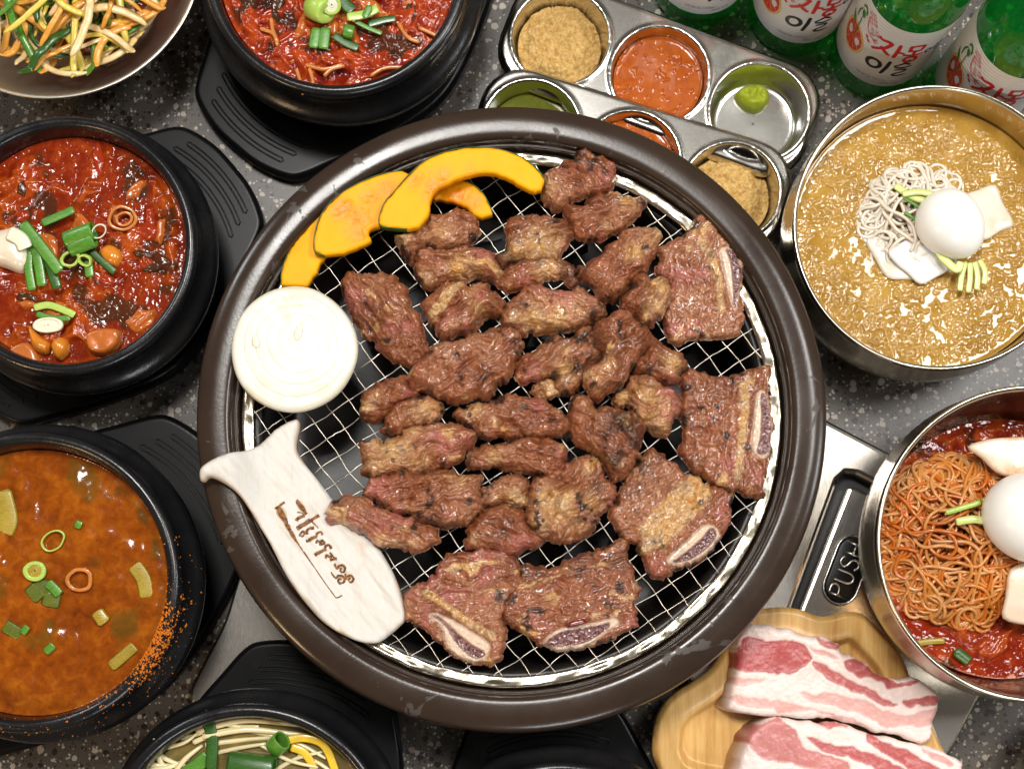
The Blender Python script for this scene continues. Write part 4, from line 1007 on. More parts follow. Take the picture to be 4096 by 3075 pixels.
def pork(outline, z, T, lean, label, seed, leanz=(), lift=None):
    zt = z + T
    pl = smooth_poly(WP(P('R33', outline), zt - .002), 5)
    cum = np.arange(len(pl)); pl = pl + (np.stack([fbm(cum * .25, cum * 0, 3, seed), fbm(cum * .25, cum * 0 + 5, 3, seed)], 1) - .5) * .003
    cache = {}
    def paint(x, y):
        if 'k' in cache and len(cache['k'][0]) == len(x): return cache['k']
        px, py = proj(x, y, zt); fx, fy = to_frame('R33', px, py)
        wx = (fbm(fx * .010, fy * .010, 3, seed) - .5) * 60; wy = (fbm(fx * .010, fy * .010 + 40, 3, seed + 3) - .5) * 60
        L = np.zeros_like(x); T_ = np.zeros_like(x)
        for poly, tone in lean:
            m = in_poly_soft(fx + wx, fy + wy, poly, 9); L = np.maximum(L, m * (.8 if tone < .5 else 1)); T_ = np.where(m > .3, tone, T_)
        cache['k'] = (L, T_, fx, fy); return cache['k']
    def top(x, y, d):
        L, T_, fx, fy = paint(x, y)
        z_ = zt + (fbm(x * 45, y * 45, 3, seed) - .5) * .0035 - .0010 * L + (fbm(x * 400, y * 400, 2, seed + 2) - .5) * .0007
        sc = np.abs(((fx * .55 + fy * .83) / 120) % 1 - .5) ; z_ = z_ - .0005 * np.exp(-(sc / .018) ** 2) * (1 - L)
        return z_ - .0042 * (1 - np.sqrt(np.clip(1 - (1 - np.clip(d / .0045, 0, 1)) ** 2, 0, 1)))
    V, F, at = field(pl, .0008, top, lambda x, y, d: z + 0 * x, {'lean': lambda x, y, d: paint(x, y)[0], 'tone': lambda x, y, d: paint(x, y)[1]})
    n = len(V) // 2
    V[n:, 0] -= .006 * sstep(.0, .04, pl[:, 0].mean() - V[n:, 0])     # the cut face slants out to the left
    mk('raw_pork_slab', V, F, M['pork'], attrs=at, label=label, cat='pork', group='raw pork belly')
up = [(-306, 1150), (-336, 1110), (-322, 1000), (-296, 900), (-276, 780), (-250, 560), (-206, 480), (-126, 405), (0, 430), (120, 450), (200, 460), (320, 520), (480, 530), (580, 560), (630, 600), (640, 660), (720, 690), (800, 720), (870, 770), (920, 830), (980, 860), (1080, 890), (1180, 880), (1270, 870), (1330, 910), (1400, 960), (1490, 1030), (1470, 1120), (1450, 1200), (1425, 1290), (1415, 1360), (1380, 1420), (1300, 1440), (1200, 1400), (1100, 1370), (950, 1340), (800, 1290), (650, 1250), (520, 1225), (400, 1218), (250, 1218), (100, 1205), (0, 1195), (-150, 1180)]
pork(up, .0278, .0215, [
    ([(-230, 560), (-150, 520), (0, 545), (120, 545), (240, 560), (330, 620), (365, 690), (340, 770), (280, 810), (200, 830), (60, 840), (-40, 815), (-150, 830), (-262, 790), (-290, 700)], .9),
    ([(380, 730), (450, 750), (600, 830), (750, 900), (900, 990), (1000, 1060), (1110, 1120), (1020, 1125), (900, 1080), (800, 1020), (650, 950), (500, 880), (420, 800)], .8),
    ([(660, 720), (740, 710), (850, 760), (940, 830), (1020, 870), (1120, 900), (1230, 885), (1300, 905), (1240, 930), (1150, 950), (1060, 970), (990, 940), (900, 880), (800, 870), (700, 820), (650, 770)], .9),
    ([(420, 530), (560, 560), (620, 600), (560, 620), (480, 590)], .7), ([(350, 600), (480, 640), (620, 690), (560, 700), (440, 680)], .4),
    ([(1150, 1080), (1300, 1050), (1400, 1000), (1490, 1040), (1460, 1090), (1350, 1120), (1200, 1130)], .8),
    ([(260, 1020), (400, 1010), (600, 1010), (700, 1040), (850, 1090), (950, 1140), (1050, 1180), (1200, 1190), (1350, 1160), (1470, 1130), (1440, 1240), (1380, 1290), (1200, 1300), (1080, 1310), (950, 1270), (800, 1200), (650, 1150), (500, 1100), (350, 1070)], .15),
    ([(-300, 1020), (0, 1060), (150, 1090), (300, 1110), (450, 1160), (600, 1200), (800, 1270), (900, 1320), (780, 1290), (600, 1240), (480, 1190), (350, 1150), (150, 1170), (0, 1130), (-310, 1090)], .1),
    ([(-290, 860), (-150, 890), (0, 900), (-120, 930), (-290, 930)], .1)], 'upper slab of raw pork belly with a round red muscle at its left', 41)
lowp = [(-290, 1720), (-260, 1620), (-216, 1500), (-166, 1400), (-106, 1300), (0, 1240), (60, 1215), (130, 1212), (240, 1235), (350, 1245), (440, 1270), (500, 1245), (600, 1245), (700, 1275), (860, 1345), (1000, 1385), (1150, 1425), (1300, 1455), (1440, 1485), (1560, 1535), (1650, 1575), (1672, 1630), (1660, 1760), (1580, 1880), (1000, 1900), (0, 1880), (-260, 1840)]
pork(lowp, .0276, .0185, [
    ([(-140, 1300), (0, 1255), (100, 1225), (160, 1290), (210, 1330), (270, 1400), (330, 1480), (480, 1520), (600, 1560), (700, 1640), (600, 1720), (300, 1640), (100, 1600), (-60, 1570), (-170, 1450)], .5),
    ([(330, 1380), (450, 1420), (600, 1440), (760, 1470), (900, 1530), (1050, 1600), (1200, 1700), (1000, 1710), (850, 1620), (700, 1570), (560, 1520), (430, 1480)], .85),
    ([(870, 1360), (1000, 1420), (1150, 1490), (1300, 1560), (1450, 1640), (1500, 1720), (1250, 1700), (1100, 1590), (950, 1500), (860, 1430)], .85),
    ([(1350, 1480), (1500, 1540), (1600, 1600), (1560, 1640), (1400, 1560)], .4), ([(440, 1240), (560, 1255), (700, 1290), (500, 1300)], .6)], 'lower slab of raw pork belly cut off by the bottom edge', 57)
# ------------------------------------------------------------------ stews and toppings
def m_stew(name, c_deep, c_mid, c_hi, dark, rough=.10, coat=.8, bump=.5, bs=500):
    n = NT(name)
    h, k = n.attr('hgt'), n.attr('leaf')
    v = n.noise(130, 5, .65, dist=.4); v2 = n.noise(900, 2)
    col = n.ramp(n.math('ADD', n.math('MULTIPLY', v, .6), n.math('MULTIPLY', h, .4)), [(.28, c_deep), (.5, c_mid), (.72, c_hi)])
    col = n.mix(k, col, dark)
    col = n.mix(n.ramp(v2, [(.70, 0), (.80, .5)]), col, (.35, .02, .004))
    n.bump(n.math('ADD', n.noise(bs * .6, 2, .5), n.math('MULTIPLY', n.noise(bs * .25, 2), 1.5)), bump, .0010)
    return n.set(col=col, rough=rough, spec=.42)
M['stew_a'] = m_stew('kimchi_stew', (.065, .003, .0015), (.20, .012, .003), (.38, .048, .007), (.035, .016, .008), .14, .7, .6)
M['stew_b'] = m_stew('spicy_red_stew', (.070, .005, .0015), (.20, .017, .002), (.38, .065, .006), (.05, .018, .006), .12, .7, .5)
M['stew_c'] = m_stew('orange_broth', (.085, .013, .001), (.23, .050, .002), (.40, .115, .006), (.06, .055, .006), .13, .5, .14, 500)
M['soup'] = m_stew('clear_sprout_broth', (.10, .075, .022), (.17, .125, .04), (.25, .19, .07), (.05, .05, .01), .05, .9, .05, 200)
def disc(cx, cy, r, n=96): return [(cx + r * math.cos(a), cy + r * math.sin(a)) for a in np.arange(n) / n * 2 * math.pi]
def stew(key, lvl, rin, mat, top_h, leaf, label, name, res=.0008):
    cx, cy, zb, s = POTS[key]; z = zb + lvl * s; r = rin * s
    def hh(x, y): return top_h((x - cx) / s, (y - cy) / s)
    def top(x, y, d): return z + hh(x, y) * s * sstep(0, .008, d) + .0012 * np.exp(-d / .0012)
    lo = [None]
    V, F, at = field(disc(cx, cy, r), res, top, lambda x, y, d: z - .012 + 0 * x,
                     {'hgt': lambda x, y, d: np.clip(.5 + hh(x, y) / .008, 0, 1), 'leaf': lambda x, y, d: leaf((x - cx) / s, (y - cy) / s) * sstep(0, .006, d)})
    o = mk(name, V, F, M[mat], attrs=at, label=label, cat='stew')
    def zt(px, py):
        w = W(px, py, z); return z + float(hh(np.array([w[0]]), np.array([w[1]]))[0]) * s
    return z, zt
def chunk_h(seed, amp, sc=60):
    def f(x, y):
        a = x + (fbm(x * 40, y * 40, 3, seed) - .5) * .03; b = y + (fbm(x * 40 + 9, y * 40, 3, seed + 1) - .5) * .03
        pool = sstep(.40, .52, fbm(a * sc * .45, b * sc * .45, 3, seed + 7))
        return pool * amp * ((ridge(a * sc, b * sc, 3, seed + 3) - .45) * 1.6 + (fbm(a * sc * 4, b * sc * 4, 3, seed + 5) - .5) * .5 + (ridge(a * sc * .6, b * sc * 5, 2, seed + 6) - .6) * .35)
    return f
hA = chunk_h(301, .0065, 70); hB = chunk_h(402, .0055, 55); hC = lambda x, y: (fbm(x * 40, y * 40, 4, 9) - .5) * .0042
leafA = lambda x, y: .85 * sstep(.61, .68, fbm(x * 60 + 3, y * 60, 4, 71)); leafB = lambda x, y: .85 * sstep(.60, .68, fbm(x * 48 + 8, y * 48, 4, 72))
leafC = lambda x, y: .55 * sstep(.57, .72, fbm(x * 38 + 2, y * 38, 3, 73)); 
ZA, ztA = stew('top', .0735, .0772, 'stew_a', hA, leafA, 'glossy dark red kimchi stew filling the pot above the pumpkin', 'kimchi_stew')
ZB, ztB = stew('left', .0650, .0772, 'stew_b', hB, leafB, 'chunky red stew in the pot left of the onion', 'spicy_stew')
ZC, ztC = stew('low', .0680, .0772, 'stew_c', hC, leafC, 'smooth orange soybean broth in the lower left pot', 'soybean_stew')
ZS, ztS = stew('sprout', .0655, .0770, 'soup', lambda x, y: (fbm(x * 50, y * 50, 2, 5) - .5) * .0006, lambda x, y: 0 * x, 'clear broth of the bean sprout soup at the bottom', 'sprout_soup')

def m_leaf(name, c1, c2, rough=.3):
    n = NT(name)
    g = n.noise(300, 3, .6, vec=n.mapping((1, 9, 1))); col = n.mix(n.ramp(n.math('ADD', n.math('MULTIPLY', g, .7), n.math('MULTIPLY', n.noise(40, 2), .3)), [(.35, 0), (.65, 1)]), c1, c2)
    n.bump(g, .25, .0004); return n.set(col=col, rough=rough, spec=.5, coat=.2, sss=.1, ssss=.002, sssr=(.4, 1, .2))
M['green'] = m_leaf('scallion_green', (.045, .15, .012), (.11, .30, .03))
M['dkgreen'] = m_leaf('scallion_dark_green', (.012, .055, .008), (.04, .13, .014))
M['lime'] = m_leaf('scallion_lime', (.28, .45, .05), (.48, .60, .14))
M['pale'] = m_leaf('scallion_white', (.62, .60, .40), (.78, .77, .62))
M['olive'] = m_leaf('soaked_scallion', (.24, .17, .012), (.42, .30, .04)); M['sunk'] = m_leaf('sunk_green', (.06, .085, .006), (.13, .15, .012))
def strip(name, pts, w, z, mat, label, group, lift=.002, thick=.12, cat='scallion', curl=.0, fr='D', parent=None):
    q = P(fr, pts); n0 = len(q); pw = smooth_poly(WP(q, z), 6, False)
    t = np.linspace(0, 1, len(pw)); zz = z + lift + curl * np.sin(t * math.pi)
    wm = w * FR[fr][2] / SD / pxm(*q[0], z) / 2
    prof = wm * np.clip(np.minimum(t, 1 - t) * 14 + .75, 0, 1)
    V, F = tube(np.c_[pw, zz], prof, 8, flat=(1, thick))
    return mk(name, V, F, M[mat], parent, label=None if parent else label, cat=None if parent else cat, group=None if parent else group)
def rot_to(V, tilt, az):
    c_, s_ = math.cos(tilt), math.sin(tilt); V = np.c_[V[:, 0], V[:, 1] * c_ - V[:, 2] * s_, V[:, 1] * s_ + V[:, 2] * c_]
    c_, s_ = math.cos(az), math.sin(az); return np.c_[V[:, 0] * c_ - V[:, 1] * s_, V[:, 0] * s_ + V[:, 1] * c_, V[:, 2]]
def ring(name, px, py, z, ro, wall, h, tilt, az, mat, label, group, oval=1.0, inner=None, cat='scallion', seed=0):
    """a hollow slice of scallion, radius in px; tilt 0 shows it end on"""
    k = pxm(px, py, z); R = ro / k; w_ = wall / k; hh = h / k
    prof = [(R - w_, -hh / 2), (R - w_ * .5, -hh / 2 - w_ * .1), (R, -hh / 2), (R, hh / 2), (R - w_ * .5, hh / 2 + w_ * .12), (R - w_, hh / 2)]
    V, F = lathe(prof, (0, 0, 0), 28, 2, closed=True)
    an = np.arctan2(V[:, 1], V[:, 0]); V[:, :2] *= (1 + .10 * (vn(np.cos(an) * 1.2 + seed, np.sin(an) * 1.2, seed) - .5) * 2)[:, None]
    V[:, 1] *= oval
    V = rot_to(V, tilt, az) + W(px, py, z)
    if inner is None: return mk(name, V, F, M[mat], label=label, cat=cat, group=group)
    t = thing(name, tuple(W(px, py, z)), label, cat, group)
    mk('outer_layer', V, F, M[mat], t)
    V2, F2 = lathe([(a_ * R, b_) for a_, b_ in ((.0005 / R, hh * .42), (.25, hh * .46), (.27, hh * .40), (.45, hh * .46), (.5, hh * .40), (.72, hh * .46), (.8, hh * .38))], (0, 0, 0), 28, 2)
    V2[:, 1] *= oval; V2 = rot_to(V2, tilt, az) + W(px, py, z)
    mk('inner_layer', V2, F2, M[inner], t); return t
def blob(name, pts, z, T, mat, label, cat, group=None, fr='D', edge=.004, rough=.0016, seed=1, res=.0007, sc=90, dome=1.0):
    pl = smooth_poly(WP(P(fr, pts), z + T * .6), 5)
    def top(x, y, d):
        return z + T * (1 - dome + dome * np.sqrt(np.clip(1 - (1 - np.clip(d / edge, 0, 1)) ** 2, 0, 1))) + (fbm(x * sc, y * sc, 3, seed) - .5) * rough * np.clip(d / edge, 0, 1)
    V, F, _ = field(pl, res, top, lambda x, y, d: z - .003 + 0 * x)
    return mk(name, V, F, M[mat], label=label, cat=cat, group=group)
M['clam'] = m_simple('shellfish_flesh', (.72, .62, .48), .28, .5, .3, .3, .15, 60, .2, 300)
M['orange_flesh'] = m_simple('sauced_shellfish', (.60, .20, .015), .2, .5, .5, .2, .4, 120, .3, 300)
M['tofu'] = m_simple('sauced_tofu', (.48, .13, .02), .25, .5, .4, .2, .35, 140, .3, 400)
M['noodle_red'] = m_simple('sauced_noodle', (.50, .17, .035), .22, .5, .4, .2, .4, 120)
g = 'scallion pieces on the kimchi stew'
# kimchi stew in the top pot
zA = ZA + .004
ring('scallion_chunk', 690, 18, zA + .006, 27, 20, 44, 1.05, .95, 'lime', 'fat lime green scallion chunk standing on the kimchi stew', g, inner='pale', seed=3)
ring('scallion_slice', 716, 10, zA + .010, 22, 8, 12, .7, .4, 'lime', 'thin pale scallion slices leaning on the fat chunk in the kimchi stew', g, inner='pale', seed=5)
strip('scallion_leaf', [(685, 65), (678, 108)], 22, zA, 'green', 'left of two flat scallion leaves lying side by side on the kimchi stew', g, .003)
strip('scallion_leaf', [(705, 64), (699, 110)], 24, zA, 'green', 'right of two flat scallion leaves lying side by side on the kimchi stew', g, .003)
strip('scallion_leaf', [(735, -6), (748, 16), (764, 30)], 26, zA, 'dkgreen', 'dark green scallion leaf at the top of the kimchi stew', g, .004)
strip('scallion_leaf', [(752, 46), (790, 40), (818, 26)], 20, zA, 'lime', 'lime scallion leaf pointing right on the kimchi stew', g, .006)
strip('scallion_leaf', [(802, 26), (790, 52)], 14, zA, 'green', 'short upright scallion leaf crossing the lime one', g, .009)
strip('scallion_leaf', [(795, 58), (830, 48), (856, 44)], 16, zA, 'dkgreen', 'longest dark scallion leaf at the right of the kimchi stew', g, .003)
strip('scallion_leaf', [(760, 62), (752, 90)], 24, zA, 'green', 'bent scallion leaf below the lime one on the kimchi stew', g, .005, curl=.003)
strip('scallion_leaf', [(722, 80), (750, 98), (775, 108)], 18, zA, 'dkgreen', 'lowest dark green scallion leaf on the kimchi stew', g, .003)
strip('scallion_leaf', [(768, 52), (800, 68), (826, 78)], 10, zA, 'green', 'thin scallion sliver in the middle of the kimchi stew', g, .004)
for k, q in enumerate([[(562, 62), (590, 74), (600, 100)], [(586, 40), (590, 70), (600, 92)], [(640, 150), (648, 175), (655, 205)], [(668, 148), (676, 178), (672, 205)], [(660, 140), (700, 150), (740, 140)], [(700, 165), (716, 150), (744, 142)], [(800, 165), (830, 148), (870, 146)], [(905, 60), (935, 74), (960, 88)], [(860, 50), (880, 80), (905, 92)]]):
    strip('noodle', q, 9, zA, 'noodle_red', 'orange noodle loop showing through the kimchi stew', 'noodles in the kimchi stew', .0, 1.0, 'noodle')
# spicy stew in the left pot
zB = ZB + .003; g = 'scallion pieces on the chunky red stew'
blob('clam', [(-20, 505), (10, 490), (40, 488), (62, 500), (66, 530), (62, 570), (40, 585), (10, 575), (-20, 560)], zB, .010, 'clam', 'pale shellfish with white flesh at the left of the red stew', 'shellfish', edge=.010)
strip('scallion_piece', [(22, 505), (48, 520), (58, 540)], 34, zB + .008, 'pale', 'white scallion piece on the pale shellfish', g, .003)
strip('scallion_leaf', [(55, 488), (85, 525), (112, 560), (135, 592)], 26, zB + .004, 'green', 'longest green scallion leaf slanting over the red stew', g, .006)
strip('scallion_leaf', [(66, 535), (66, 580), (74, 630)], 20, zB + .002, 'green', 'left of three scallion leaves hanging downward in the red stew', g, .004)
strip('scallion_leaf', [(78, 530), (88, 570), (96, 622)], 22, zB + .002, 'green', 'middle of three scallion leaves hanging downward in the red stew', g, .005)
strip('scallion_leaf', [(92, 545), (112, 580), (128, 626)], 22, zB + .002, 'dkgreen', 'right of three scallion leaves hanging downward in the red stew', g, .004)
strip('scallion_leaf', [(95, 486), (128, 472), (164, 456)], 18, zB, 'green', 'upper scallion leaf pointing right in the red stew', g, .004)
ring('scallion_tube', 172, 508, zB + .005, 19, 4, 62, 1.35, 1.85, 'green', 'upper of two green scallion tubes on the red stew', g, oval=.75, seed=7)
ring('scallion_tube', 178, 528, zB + .005, 16, 4, 56, 1.35, 1.9, 'green', 'lower of two green scallion tubes on the red stew', g, oval=.7, seed=8)
ring('scallion_ring', 152, 560, zB + .003, 22, 7, 8, .25, .4, 'lime', 'lime scallion ring below the green tubes', g, oval=.75, seed=9)
ring('scallion_ring', 184, 562, zB + .004, 16, 5, 8, .6, -.3, 'lime', 'open half ring of scallion beside the lime ring', g, oval=.8, seed=10)
ring('scallion_ring', 214, 500, zB + .008, 17, 3, 7, .5, .8, 'pale', 'white scallion ring leaning on the upper green tube', g, oval=.8, seed=12)
strip('scallion_leaf', [(200, 545), (218, 562), (250, 590)], 16, zB, 'dkgreen', 'dark scallion leaf right of the rings in the red stew', g, .002)
strip('scallion_leaf', [(192, 565), (196, 600)], 20, zB, 'green', 'short scallion leaf under the rings in the red stew', g, .002)
strip('scallion_leaf', [(78, 668), (110, 662), (150, 676), (165, 684)], 16, zB, 'lime', 'lime scallion leaf low in the red stew', g, .004)
strip('scallion_leaf', [(82, 680), (120, 690), (155, 688)], 14, zB, 'green', 'green scallion leaf below the lime one in the red stew', g, .003)
ring('scallion_slice', 105, 702, zB + .004, 32, 9, 9, .1, .1, 'pale', 'pale scallion slice with concentric layers low in the red stew', g, oval=.55, inner='pale', seed=14)
blob('mussel', [(60, 700), (85, 725), (105, 740), (98, 762), (75, 758), (62, 735)], zB, .007, 'orange_flesh', 'left of two orange mussels low in the red stew', 'mussel', 'mussels in the red stew', edge=.006)
blob('mussel', [(108, 740), (128, 725), (144, 738), (142, 760), (125, 775), (112, 765)], zB, .008, 'orange_flesh', 'right of two orange mussels low in the red stew', 'mussel', 'mussels in the red stew', edge=.006)
blob('mussel', [(212, 540), (232, 526), (252, 534), (262, 552), (250, 572), (228, 566)], zB, .006, 'orange_flesh', 'orange mussel right of the scallion rings', 'mussel', 'mussels in the red stew', edge=.006)
blob('tofu_cube', [(185, 722), (215, 708), (258, 712), (255, 745), (225, 765), (192, 758)], zB, .006, 'tofu', 'red stained tofu block at the lower right of the stew', 'tofu', edge=.003)
blob('tofu_cube', [(22, 750), (55, 738), (78, 755), (82, 785), (40, 786), (20, 775)], zB - .002, .005, 'tofu', 'tofu block at the lower left of the red stew', 'tofu', edge=.003)
ring('onion_ring', 265, 472, zB + .002, 33, 7, 9, .2, .4, 'noodle_red', 'sauce soaked onion ring at the right of the red stew', None, oval=.8, cat='onion', seed=15)
ring('onion_ring', 268, 473, zB + .003, 20, 6, 9, .2, .4, 'noodle_red', 'small inner onion ring inside the sauce soaked one', None, oval=.8, cat='onion', seed=16)
# orange broth
zC = ZC + .001; g = 'scallion and squash in the orange broth'
ring('scallion_ring', 115, 1168, zC + .002, 28, 4, 7, .1, .6, 'lime', 'thin bent scallion ring in the orange broth', g, oval=.7, seed=21)
ring('scallion_ring', 76, 1232, zC + .002, 25, 10, 8, .1, .0, 'lime', 'thick walled lime scallion ring in the orange broth', g, oval=.9, inner='olive', seed=22)
ring('scallion_ring', 172, 1252, zC + .001, 30, 8, 7, .1, .0, 'noodle_red', 'broth coloured onion ring right of the lime ring', g, oval=.9, seed=23)
strip('scallion_leaf', [(105, 1258), (120, 1272), (130, 1284)], 22, zC, 'green', 'small bright green scallion piece in the orange broth', g, .002)
strip('squash_piece', [(65, 1290), (90, 1270), (112, 1280), (108, 1310)], 40, zC - .001, 'sunk', 'broad green squash piece half sunk in the orange broth', g, .0008, .06, 'squash')
strip('scallion_leaf', [(50, 1368), (62, 1352)], 16, zC, 'green', 'little pale green sliver near the left edge of the broth', g, .002)
strip('scallion_leaf', [(100, 1408), (118, 1392)], 18, zC, 'green', 'lowest green scallion sliver in the orange broth', g, .002)
strip('scallion_leaf', [(165, 1130), (178, 1136)], 18, zC, 'green', 'tiny green scallion cube in the upper half of the broth', g, .002)
strip('scallion_leaf', [(10, 1350), (30, 1362), (45, 1370)], 30, zC - .001, 'sunk', 'dark green squash skin at the left of the orange broth', g, .0008, .06, 'squash')
strip('squash_piece', [(210, 1320), (228, 1345)], 30, zC - .001, 'olive', 'yellow squash piece in the orange broth', g, .0015, .2, 'squash')
strip('squash_piece', [(240, 1440), (275, 1410), (292, 1395)], 26, zC - .001, 'olive', 'long yellow squash piece by the broth edge', g, .001, .15, 'squash')
strip('squash_piece', [(4, 1060), (18, 1120), (8, 1150)], 44, zC - .001, 'olive', 'pale squash slice at the left edge of the broth', g, .001, .08, 'squash')
strip('squash_piece', [(290, 1220), (310, 1250), (318, 1290)], 34, zC - .001, 'olive', 'dull squash slice at the right edge of the broth', g, .0006, .06, 'squash')
# torn kimchi and vegetable pieces poking out of the two red stews
M['kim_dark'] = m_simple('stewed_leaf', (.060, .022, .008), .16, .5, .2, 0, .6, 160, .5, 260); M['kim_red'] = m_simple('stewed_kimchi', (.30, .030, .006), .16, .5, .2, 0, .5, 160, .5, 260)
M['kim_or'] = m_simple('stewed_cabbage', (.46, .115, .018), .16, .5, .2, .1, .45, 160, .5, 260)
rs = np.random.default_rng(44)
def kimchi(key, z, n, label, cat, grp, size, zone):
    cx, cy, zb, s_ = POTS[key]
    for k in range(n):
        for _ in range(40):
            a_, r_ = rs.uniform(0, 6.28), .066 * s_ * math.sqrt(rs.random()); x, y = cx + r_ * math.cos(a_), cy + r_ * math.sin(a_)
            px, py = proj(x, y, z)
            if zone(px, py): break
        R = rs.uniform(*size); an = rs.uniform(0, 3.14); el = rs.uniform(.35, .8); m = 11
        pl = []
        for q in range(m):
            t = q / m * 2 * math.pi; rr = R * (.7 + .5 * rs.random()); u, v = rr * math.cos(t), rr * el * math.sin(t)
            pl.append((x + u * math.cos(an) - v * math.sin(an), y + u * math.sin(an) + v * math.cos(an)))
        pl = smooth_poly(pl, 3); sd = int(rs.integers(1, 9999)); T = rs.uniform(.0025, .0055); ca_, sa_ = math.cos(an), math.sin(an)
        def top(X, Y, d):
            U = (X - x) * ca_ + (Y - y) * sa_; Vv = -(X - x) * sa_ + (Y - y) * ca_
            return z - .001 + T * np.sqrt(np.clip(1 - (1 - np.clip(d / .004, 0, 1)) ** 2, 0, 1)) + (ridge(U * 90, Vv * 260, 2, sd) - .6) * .0030 * np.clip(d / .003, 0, 1)
        V, F, _ = field(pl, .0008, top, lambda X, Y, d: z - .004 + 0 * X)
        mat = ('kim_red', 'kim_or', 'kim_red', 'kim_dark', 'kim_or')[k % 5]
        mk('kimchi_piece', V, F, M[mat], label=label, cat=cat, group=grp)
kimchi('left', ZB, 30, 'torn stewed kimchi piece in the chunky red stew left of the onion', 'kimchi', 'kimchi in the chunky red stew', (.006, .013), lambda px, py: px > -10)
kimchi('top', ZA, 34, 'torn kimchi piece in the red stew above the pumpkin', 'kimchi', 'kimchi in the top stew', (.006, .014), lambda px, py: py > -15)
# chilli flakes stuck on the rim of the orange broth pot
M['flake'] = m_simple('chilli_flake', (.62, .17, .008), .5, .4, 0, 0, .6, 900)
rs = np.random.default_rng(12); cx, cy, zb, s = POTS['low']; parts = []
prr = [(.0786, .0785), (.0795, .0815), (.0825, .0832), (.0855, .0818), (.0866, .0785), (.0850, .069), (.0865, .0640), (.0895, .0600), (.0935, .0560)]
for k in range(1150):
    if k < 900: a_ = math.radians(rs.normal(-28, 9)); t_ = min(8, abs(rs.normal(0, 2.6)))
    else: a_ = math.radians(rs.uniform(-110, 20)); t_ = rs.uniform(0, 8)
    i = min(7, int(t_)); f_ = t_ - i; r_ = (prr[i][0] * (1 - f_) + prr[i + 1][0] * f_) * s; z_ = zb + (prr[i][1] * (1 - f_) + prr[i + 1][1] * f_) * s + .0003
    L = (.0003 + .0010 * rs.random() ** 2.5) * (1.3 if k < 900 else 1); b_ = rs.uniform(0, 6.28); c0 = np.array([cx + r_ * math.cos(a_), cy + r_ * math.sin(a_), z_])
    dv = np.array([math.cos(b_), math.sin(b_), rs.normal() * .3]); sv = np.array([-math.sin(b_), math.cos(b_), rs.normal() * .3]) * .5
    parts.append(([c0 - dv * L, c0 - sv * L, c0 + dv * L, c0 + sv * L, c0 + np.array([0, 0, L * .5])], [(0, 1, 4), (1, 2, 4), (2, 3, 4), (3, 0, 4), (3, 2, 1, 0)]))
V, F = join([(np.array(v), f) for v, f in parts]); mk('chilli_flakes', V, F, M['flake'], smooth=False, label='orange chilli flakes stuck to the rim of the orange broth pot', cat='chilli flakes', kind='stuff')
# bean sprouts
M['sprout'] = m_simple('bean_sprout', (.72, .62, .36), .25, .5, .3, .3, .15, 50)
M['omelette'] = m_simple('omelette_strip', (.78, .50, .03), .3, .5, .3, .15, .2, 120, .2, 400)
sp = thing('bean_sprouts', tuple(W(540, 1600, ZS)), 'cream bean sprouts floating in the soup at the bottom', 'bean sprouts')
rs = np.random.default_rng(3)
lines = [[(440, 1545), (520, 1538), (600, 1552), (680, 1556)], [(430, 1570), (520, 1556), (610, 1562), (690, 1572)], [(440, 1590), (530, 1575), (620, 1578), (700, 1592)], [(445, 1606), (540, 1596), (620, 1590)], [(360, 1600), (400, 1590), (440, 1580)], [(300, 1655), (350, 1625), (400, 1600), (430, 1585)], [(330, 1620), (365, 1640), (420, 1655)], [(310, 1665), (360, 1655), (410, 1640)], [(340, 1600), (345, 1640), (380, 1670)], [(470, 1540), (560, 1548), (640, 1540)], [(600, 1590), (650, 1610), (700, 1640)], [(560, 1610), (620, 1640), (690, 1660)], [(455, 1625), (520, 1610), (590, 1605)], [(380, 1672), (400, 1640), (440, 1610)], [(300, 1640), (330, 1655), (390, 1650)], [(480, 1560), (560, 1580), (640, 1600)], [(430, 1550), (500, 1565), (560, 1560)], [(640, 1625), (700, 1650), (740, 1680)], [(600, 1660), (640, 1640), (700, 1625)], [(420, 1600), (470, 1580), (540, 1570)]]
for k, q in enumerate(lines):
    q = [(a_ + rs.normal() * 3, b_ + rs.normal() * 3) for a_, b_ in q]; pw = smooth_poly(WP(q, ZS), 6, False); t = np.linspace(0, 1, len(pw))
    zz = ZS + .0006 + .0015 * np.sin(t * math.pi + k) + .0010 * (k % 3)
    V, F = tube(np.c_[pw, zz], (.0017 + .0003 * np.sin(k)) * (1 - .5 * t ** 3), 7); mk('sprout', V, F, M['sprout'], sp)
g = 'garnish on the bean sprout soup'
strip('scallion_leaf', [(455, 1560), (462, 1600), (460, 1660)], 26, ZS, 'dkgreen', 'upright dark green scallion strip in the bean sprout soup', g, .005)
strip('scallion_leaf', [(400, 1672), (430, 1650), (452, 1630)], 32, ZS, 'green', 'pale ended scallion leaf at the lower left of the sprout soup', g, .004)
ring('scallion_tube', 600, 1606, ZS + .006, 22, 4, 34, .9, 2.3, 'green', 'bright green scallion tube in the bean sprout soup', g, oval=.8, seed=31)
ring('scallion_tube', 545, 1658, ZS + .006, 34, 5, 90, 1.5, 1.45, 'dkgreen', 'big dark green scallion tube cut off by the lower edge', g, oval=.8, seed=32)
strip('omelette_strip', [(620, 1598), (660, 1592), (700, 1606), (722, 1650), (728, 1680)], 18, ZS, 'omelette', 'outer curved yellow omelette strip in the sprout soup', g, .004, .2, 'omelette')
strip('omelette_strip', [(630, 1612), (660, 1625), (680, 1660), (682, 1680)], 18, ZS, 'omelette', 'inner yellow omelette strip in the sprout soup', g, .003, .2, 'omelette')

